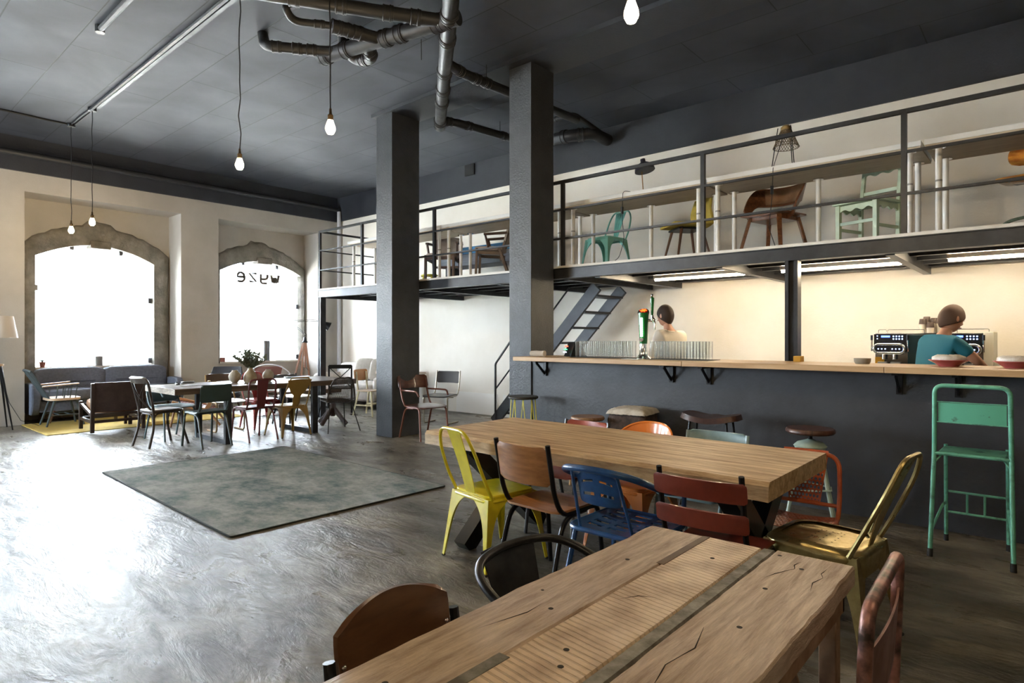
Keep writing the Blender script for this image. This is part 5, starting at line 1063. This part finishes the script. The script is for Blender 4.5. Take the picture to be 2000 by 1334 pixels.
# wooden armchairs
DWN = M('dark_teak', (84, 60, 48), .35, col2=(62, 44, 36), scale=6); UPH = M('taupe_upholstery', (166, 150, 138), .8, col2=(152, 136, 124), scale=12)
def teak(label, loc, rz):
    t = thing('teak_armchair', label, 'chair', loc, rz)
    for s_ in (-1, 1):
        G().bar((s_*.23, .22, 0), (s_*.23, .20, .46), .04, .035).build('leg', DWN, t, bevel=.004); G().bar((s_*.23, -.28, 0), (s_*.22, -.12, .46), .035, .04).build('leg', DWN, t, bevel=.004)
        G().bar((s_*.25, .10, .66), (s_*.24, -.24, .68), .045, .035).bar((s_*.25, .08, .66), (s_*.23, .03, .44), .03, .03).build('armrest', DWN, t, bevel=.006)
        G().bar((s_*.22, -.26, .68), (s_*.20, -.16, .44), .03, .03).build('back_post', DWN, t)
        G().bar((s_*.22, -.18, .38), (s_*.22, .2, .40), .025, .045).build('seat_rail', DWN, t)
    G().bar((-.22, .2, .41), (.22, .2, .41), .025, .045).bar((-.2, -.14, .30), (.2, -.14, .30), .02, .035).build('front_rail', DWN, t)
    G().pill((0, .02, .46), (.24, .23, .035), .4, 20, 8).build('seat_cushion', UPH, t)
    G().sheet(lambda u, v: ((2*u-1)*.25*math.sqrt(max(.02, 1-(2*v-1)**4)), -.19-.05*(1-(2*u-1)**2)-.08*v, .52+.28*v), 20, 14, .03).build('backrest', UPH, t, ang=70)
teak('dark teak armchair with taupe cushions upstairs just left of the bar column', (-6.28, 6.72, U), 128)
teak('dark teak chair upstairs just right of the far column, turned away', (-7.35, 6.72, U), -150)
t = thing('blue_bench', 'long low grey bench with bright blue rim at the back of the upper floor', 'bench', (-7.0, 7.45, U))
G().box((-1.05, -.22, .36), (1.05, .22, .55)).build('grey_body', M('grey_slats', (110, 118, 130), .6, col2=(92, 100, 112), scale=4, st=(1, 1, 12)), t, bevel=.004)
G().box((-1.07, -.24, .55), (1.07, .24, .66)).build('blue_rim', M('azure_felt', (58, 128, 180), .7), t, bevel=.004)
for x in (-.9, .9): G().box((x-.03, -.15, 0), (x+.03, .15, .36)).build('leg', BSTEEL, t)
t = thing('yellow_stool', 'small yellow stool half hidden behind the far column upstairs', 'stool', (-7.95, 6.95, U))
G().lathe(round_seat(.15, .22, .03)).build('seat', YEL, t)
for k in range(3): a = k*2.1; G().tube([(cos(a)*.1, sin(a)*.1, .2), (cos(a)*.15, sin(a)*.15, 0)], .015, 8).build('leg', YEL, t)

DZ = MZ+.79
t = thing('desk_task_lamp', 'dark task lamp with dome shade and thin brass stem on the upper desk', 'lamp', (-3.50, 6.28, DZ))
G().lathe([(0, 0), (.06, 0), (.062, .01), (.02, .02), (0, .022)], n=24).build('base', M('pale_base', (214, 206, 196), .4), t); G().tube([(0, 0, .01), (-.02, -.01, .34)], .006, 8).build('stem', M('brass_stem', (170, 130, 84), .35, .6), t)
G().lathe([(.115, 0), (.11, .03), (.085, .07), (.04, .098), (.028, .10), (.028, .14), (0, .14), ], (.02, 0, .27), n=28, ax=(-.22, .0, 1)).build('lamp_shade', M('midnight_shade', (54, 52, 70), .3, .2), t)
t = thing('rattan_desk_lamp', 'tripod desk lamp with woven wicker shade on the upper desk', 'lamp', (-1.97, 6.38, DZ))
g = G(); WK = M('wicker', (140, 118, 86), .6, col2=(86, 72, 54), scale=30)
for k in range(26):
    for d_ in (-1, 1): g.tube([(cos(2*pi*k/26+d_*v*1.1)*(.05+.07*v), sin(2*pi*k/26+d_*v*1.1)*(.05+.07*v), .42-.17*v) for v in [q/6 for q in range(7)]], .0024, 4)
for r_, z in ((.05, .42), (.085, .335), (.12, .25)): g.tube([(cos(2*pi*k/24)*r_, sin(2*pi*k/24)*r_, z) for k in range(24)], .0035, 5, closed=True)
g.build('wicker_shade', WK, t); G().lathe([(.05, .41), (.05, .45), (.03, .47), (0, .47)], n=20).build('cap', M('brass_cap', (170, 140, 90), .35, .6), t)
for k in range(3): a = radians((200, 320, 80)[k]); G().tube([(cos(a)*.075, sin(a)*.075, .45), (cos(a)*.14, sin(a)*.14, 0)], .0045, 6).build('leg', BLACKM, t)
t = thing('clamp_desk_lamp', 'black desk lamp at the right edge of the upper floor lighting the ochre chair', 'lamp', (.22, 6.5, DZ))
G().lathe([(0, 0), (.07, 0), (.07, .012), (0, .016)], n=20).build('base', BLACKM, t); G().tube([(0, 0, .01), (.05, 0, .36), (-.05, 0, .40)], .007, 8).build('stem', BLACKM, t)
G().lathe([(.09, 0), (.085, .05), (.04, .11), (.02, .14), (0, .14)], (-.08, 0, .27), n=24).build('lamp_shade', BLACKM, t)
G().pill((-.08, 0, .30), (.03, .03, .035)).build('bulb', M('lamp_bulb_glow', (255, 214, 150), .4, emit=(255, 206, 140), es=420), t)
def cable(lab, pts, plug):
    o = thing('lamp_cable', lab, 'cable', pts[0]); P0 = Vector(pts[0])
    G().tube(fil([Vector(p)-P0 for p in pts], .05, 5), .0035, 5).build('cord', CORD, o); p = Vector(plug)-P0; G().box(p-Vector((.012, .012, .04)), p+Vector((.012, .012, .04))).build('inline_switch', BLACKM, o, bevel=.003)
cable('thin black cable hanging from the dark task lamp over the desk edge', [(-3.5, 6.25, DZ+.01), (-3.62, 6.03, DZ+.02), (-3.63, 6.03, 2.75), (-3.62, 6.06, 2.5), (-3.72, 6.12, 2.32), (-3.9, 6.2, MZ+.006)], (-3.63, 6.03, 2.83))
cable('thin black cable hanging from the rattan lamp over the desk edge', [(-1.97, 6.3, DZ+.35), (-2.0, 6.1, DZ+.01), (-1.98, 6.03, DZ-.02), (-1.99, 6.03, 2.72), (-2.03, 6.06, 2.45), (-1.98, 6.12, MZ+.006)], (-1.99, 6.03, 2.80))
cable('thin black cable over the desk edge just left of the bar column', [(-5.12, 6.2, DZ+.01), (-5.2, 6.03, DZ+.04), (-5.22, 6.03, 2.7), (-5.15, 6.06, 2.5), (-5.3, 6.1, MZ+.006)], (-5.22, 6.03, 2.8))

# ------------------------------------------------------------------ people behind the bar
def skin_obj(name, J, Ed, mat, parent, root=None, sub=2):
    names = list(J); me = bpy.data.meshes.new(name); me.from_pydata([J[n][0] for n in names], [(names.index(a), names.index(b)) for a, b in Ed], []); me.materials.append(mat)
    o = bpy.data.objects.new(name, me); C.objects.link(o); o.parent = parent
    m = o.modifiers.new('skin', 'SKIN'); m.use_smooth_shade = True
    me.skin_vertices.new() if not me.skin_vertices else None
    for i, n in enumerate(names):
        r = J[n][1]; sv = me.skin_vertices[0].data[i]; sv.radius = r if isinstance(r, tuple) else (r, r); sv.use_root = (n == (root or names[0]))
    s_ = o.modifiers.new('sub', 'SUBSURF'); s_.levels = s_.render_levels = sub
    return o
def person(label, loc, rz, skinm, hairm, shirtm, trouserm, lean, armL, armR, long_sleeve=False, headturn=0, nod=0, longhair=False, hh=1.75):
    t = thing('person', label, 'person', loc, rz)
    k = hh/1.75; la = lambda z: (lean*(max(0, z-.95)/.8)**1.1)   # forward lean along +y
    P = lambda x, y, z: (x*k, (y+la(z))*k, z*k)
    J = {'pel': (P(0, 0, .95), (.15, .105)), 'waist': (P(0, 0, 1.1), (.14, .10)), 'chest': (P(0, .01, 1.3), (.165, .115)), 'neckb': (P(0, -.0, 1.45), (.075, .07)), 'neck': (P(0, .02, 1.52), .047), 'skull': (P(0, .03, 1.58), .045)}
    Ed = [('pel', 'waist'), ('waist', 'chest'), ('chest', 'neckb'), ('neckb', 'neck'), ('neck', 'skull')]
    for s_, nm, arm in ((-1, 'L', armL), (1, 'R', armR)):
        sh = P(s_*.19, 0, 1.42); el, wr = Vector(arm[0]), Vector(arm[1]); J['sh'+nm] = (sh, .062); J['el'+nm] = (tuple(el), .042); J['wr'+nm] = (tuple(wr), .028)
        d = (wr-el).normalized(); side = d.cross(Vector((0, 0, 1))).normalized(); J['palm'+nm] = (tuple(wr+d*.06), (.036, .018))
        Ed += [('chest', 'sh'+nm), ('sh'+nm, 'el'+nm), ('el'+nm, 'wr'+nm), ('wr'+nm, 'palm'+nm)]
        for q, ln in enumerate((.07, .08, .075, .06)):
            b_ = wr+d*.085+side*(q-1.5)*.019; J['f%s%da' % (nm, q)] = (tuple(b_), .009); J['f%s%db' % (nm, q)] = (tuple(b_+d*ln*.5-Vector((0, 0, .012))), .0085); J['f%s%dc' % (nm, q)] = (tuple(b_+d*ln*.85-Vector((0, 0, .035))), .0075)
            Ed += [('palm'+nm, 'f%s%da' % (nm, q)), ('f%s%da' % (nm, q), 'f%s%db' % (nm, q)), ('f%s%db' % (nm, q), 'f%s%dc' % (nm, q))]
        tb = wr+d*.035-side*.035*s_; J['t%sa' % nm] = (tuple(tb), .011); J['t%sb' % nm] = (tuple(tb+d*.04-side*.015*s_-Vector((0, 0, .01))), .009); Ed += [('palm'+nm, 't%sa' % nm), ('t%sa' % nm, 't%sb' % nm)]
        J['hip'+nm] = (P(s_*.09, 0, .88), .09); J['kn'+nm] = (P(s_*.10, .03, .48), .058); J['an'+nm] = (P(s_*.10, 0, .09), .04); J['toe'+nm] = (P(s_*.11, .14, .04), .04)
        Ed += [('pel', 'hip'+nm), ('hip'+nm, 'kn'+nm), ('kn'+nm, 'an'+nm), ('an'+nm, 'toe'+nm)]
    body = skin_obj('body', J, Ed, skinm, t)
    # head with face
    hc = Vector(P(0, .04, 1.645)); R_ = Matrix.Rotation(radians(headturn), 3, 'Z') @ Matrix.Rotation(radians(-nod), 3, 'X')
    def hs(u, v):
        a = 2*pi*u; ph = -pi/2+pi*v; x = cos(ph)*sin(a); y = cos(ph)*cos(a); z = sin(ph)
        X = x*.077*(1-.18*max(0, -z)); Y = y*(.098 if y < 0 else .092); Z = z*.118
        if y > 0:
            f = math.exp(-(x/.17)**2); Y += .022*f*math.exp(-((z+.12)/.16)**2)      # nose
            Y -= .010*math.exp(-((abs(x)-.38)/.16)**2)*math.exp(-((z-.08)/.12)**2)     # eye sockets
            Y += .008*f*math.exp(-((z+.42)/.07)**2)+.010*math.exp(-(x/.35)**2)*math.exp(-((z+.85)/.2)**2)
        return hc+R_ @ Vector((X, Y, Z))
    h = G().sheet(lambda u, v: hs(u, .001+.998*v), 40, 30, .002).build('head', skinm, t, ang=180)
    for s_ in (-1, 1):
        G().pill(hc+R_ @ Vector((s_*.078, -.005, .0)), (.010, .02, .032)).build('ear', skinm, h)
        G().pill(hc+R_ @ Vector((s_*.031, .083, .012)), (.012, .008, .007)).build('eye', M('eye_white', (220, 215, 205), .3), h)
        G().pill(hc+R_ @ Vector((s_*.031, .089, .012)), (.005, .003, .005)).build('iris', M('eye_dark', (40, 30, 24), .3), h)
    G().pill(hc+R_ @ Vector((0, .094, -.052)), (.024, .008, .006)).build('lips', M('lips', (150, 90, 80), .5), h)
    hz = -.02 if not longhair else -.6
    G().sheet(lambda u, v: (lambda p: hc+(p-hc)*1.07)(hs(u, (.20+.54*abs(2*u-1)**1.5)*(1-v)+.998*v)), 40, 16, .01).build('hair', hairm, t, ang=180)
    # clothes
    S_ = {n: (J[n][0], tuple(r_*1.12+.006 for r_ in (J[n][1] if isinstance(J[n][1], tuple) else (J[n][1],)*2))) for n in ('pel', 'waist', 'chest', 'shL', 'shR')}
    S_['neckb'] = (J['neckb'][0], (.088, .082)); E2 = [('pel', 'waist'), ('waist', 'chest'), ('chest', 'neckb'), ('chest', 'shL'), ('chest', 'shR')]
    for nm in 'LR':
        fr = 1 if long_sleeve else .72
        S_['e'+nm] = (tuple(Vector(J['sh'+nm][0]).lerp(Vector(J['el'+nm][0]), fr)), .058); E2.append(('sh'+nm, 'e'+nm))
        if long_sleeve: S_['w'+nm] = (tuple(Vector(J['el'+nm][0]).lerp(Vector(J['wr'+nm][0]), .92)), .042); E2.append(('e'+nm, 'w'+nm))
    skin_obj('shirt', S_, E2, shirtm, t)
    T_ = {'pel': (J['pel'][0], (.165, .12))}; E3 = []
    for nm in 'LR':
        for a_, r_ in (('hip', .102), ('kn', .072), ('an', .06)): T_[a_+nm] = (J[a_+nm][0], r_)
        E3 += [('pel', 'hip'+nm), ('hip'+nm, 'kn'+nm), ('kn'+nm, 'an'+nm)]
    skin_obj('trousers', T_, E3, trouserm, t)
    for s_ in (-1, 1): G().pill(P(s_*.11, .06, .045), (.05, .14, .045), .7).build('shoe', BLACKM, t)
    return t
SKN = M('skin', (196, 146, 120), .5); HRD = M('dark_brown_hair', (58, 44, 36), .7)
person('person with short dark hair in a white shirt standing behind the beer tap', (-3.19, 6.42, 0), 78, SKN, HRD, M('white_shirt', (226, 218, 206), .8), M('dark_trousers', (44, 46, 52), .8), .10, ((-.26, .10, 1.14), (-.12, .33, 1.12)), ((.27, .08, 1.14), (.14, .33, 1.13)), long_sleeve=True)
person('person in a teal t-shirt bending over the espresso machine', (-.80, 6.48, 0), -48, SKN, M('chestnut_hair', (96, 72, 58), .7), M('teal_tshirt', (28, 112, 134), .8), M('slate_trousers', (70, 74, 84), .8), .20, ((-.22, .22, 1.18), (-.10, .40, 1.10)), ((.24, .24, 1.20), (.12, .42, 1.12)), hh=1.66, nod=20)
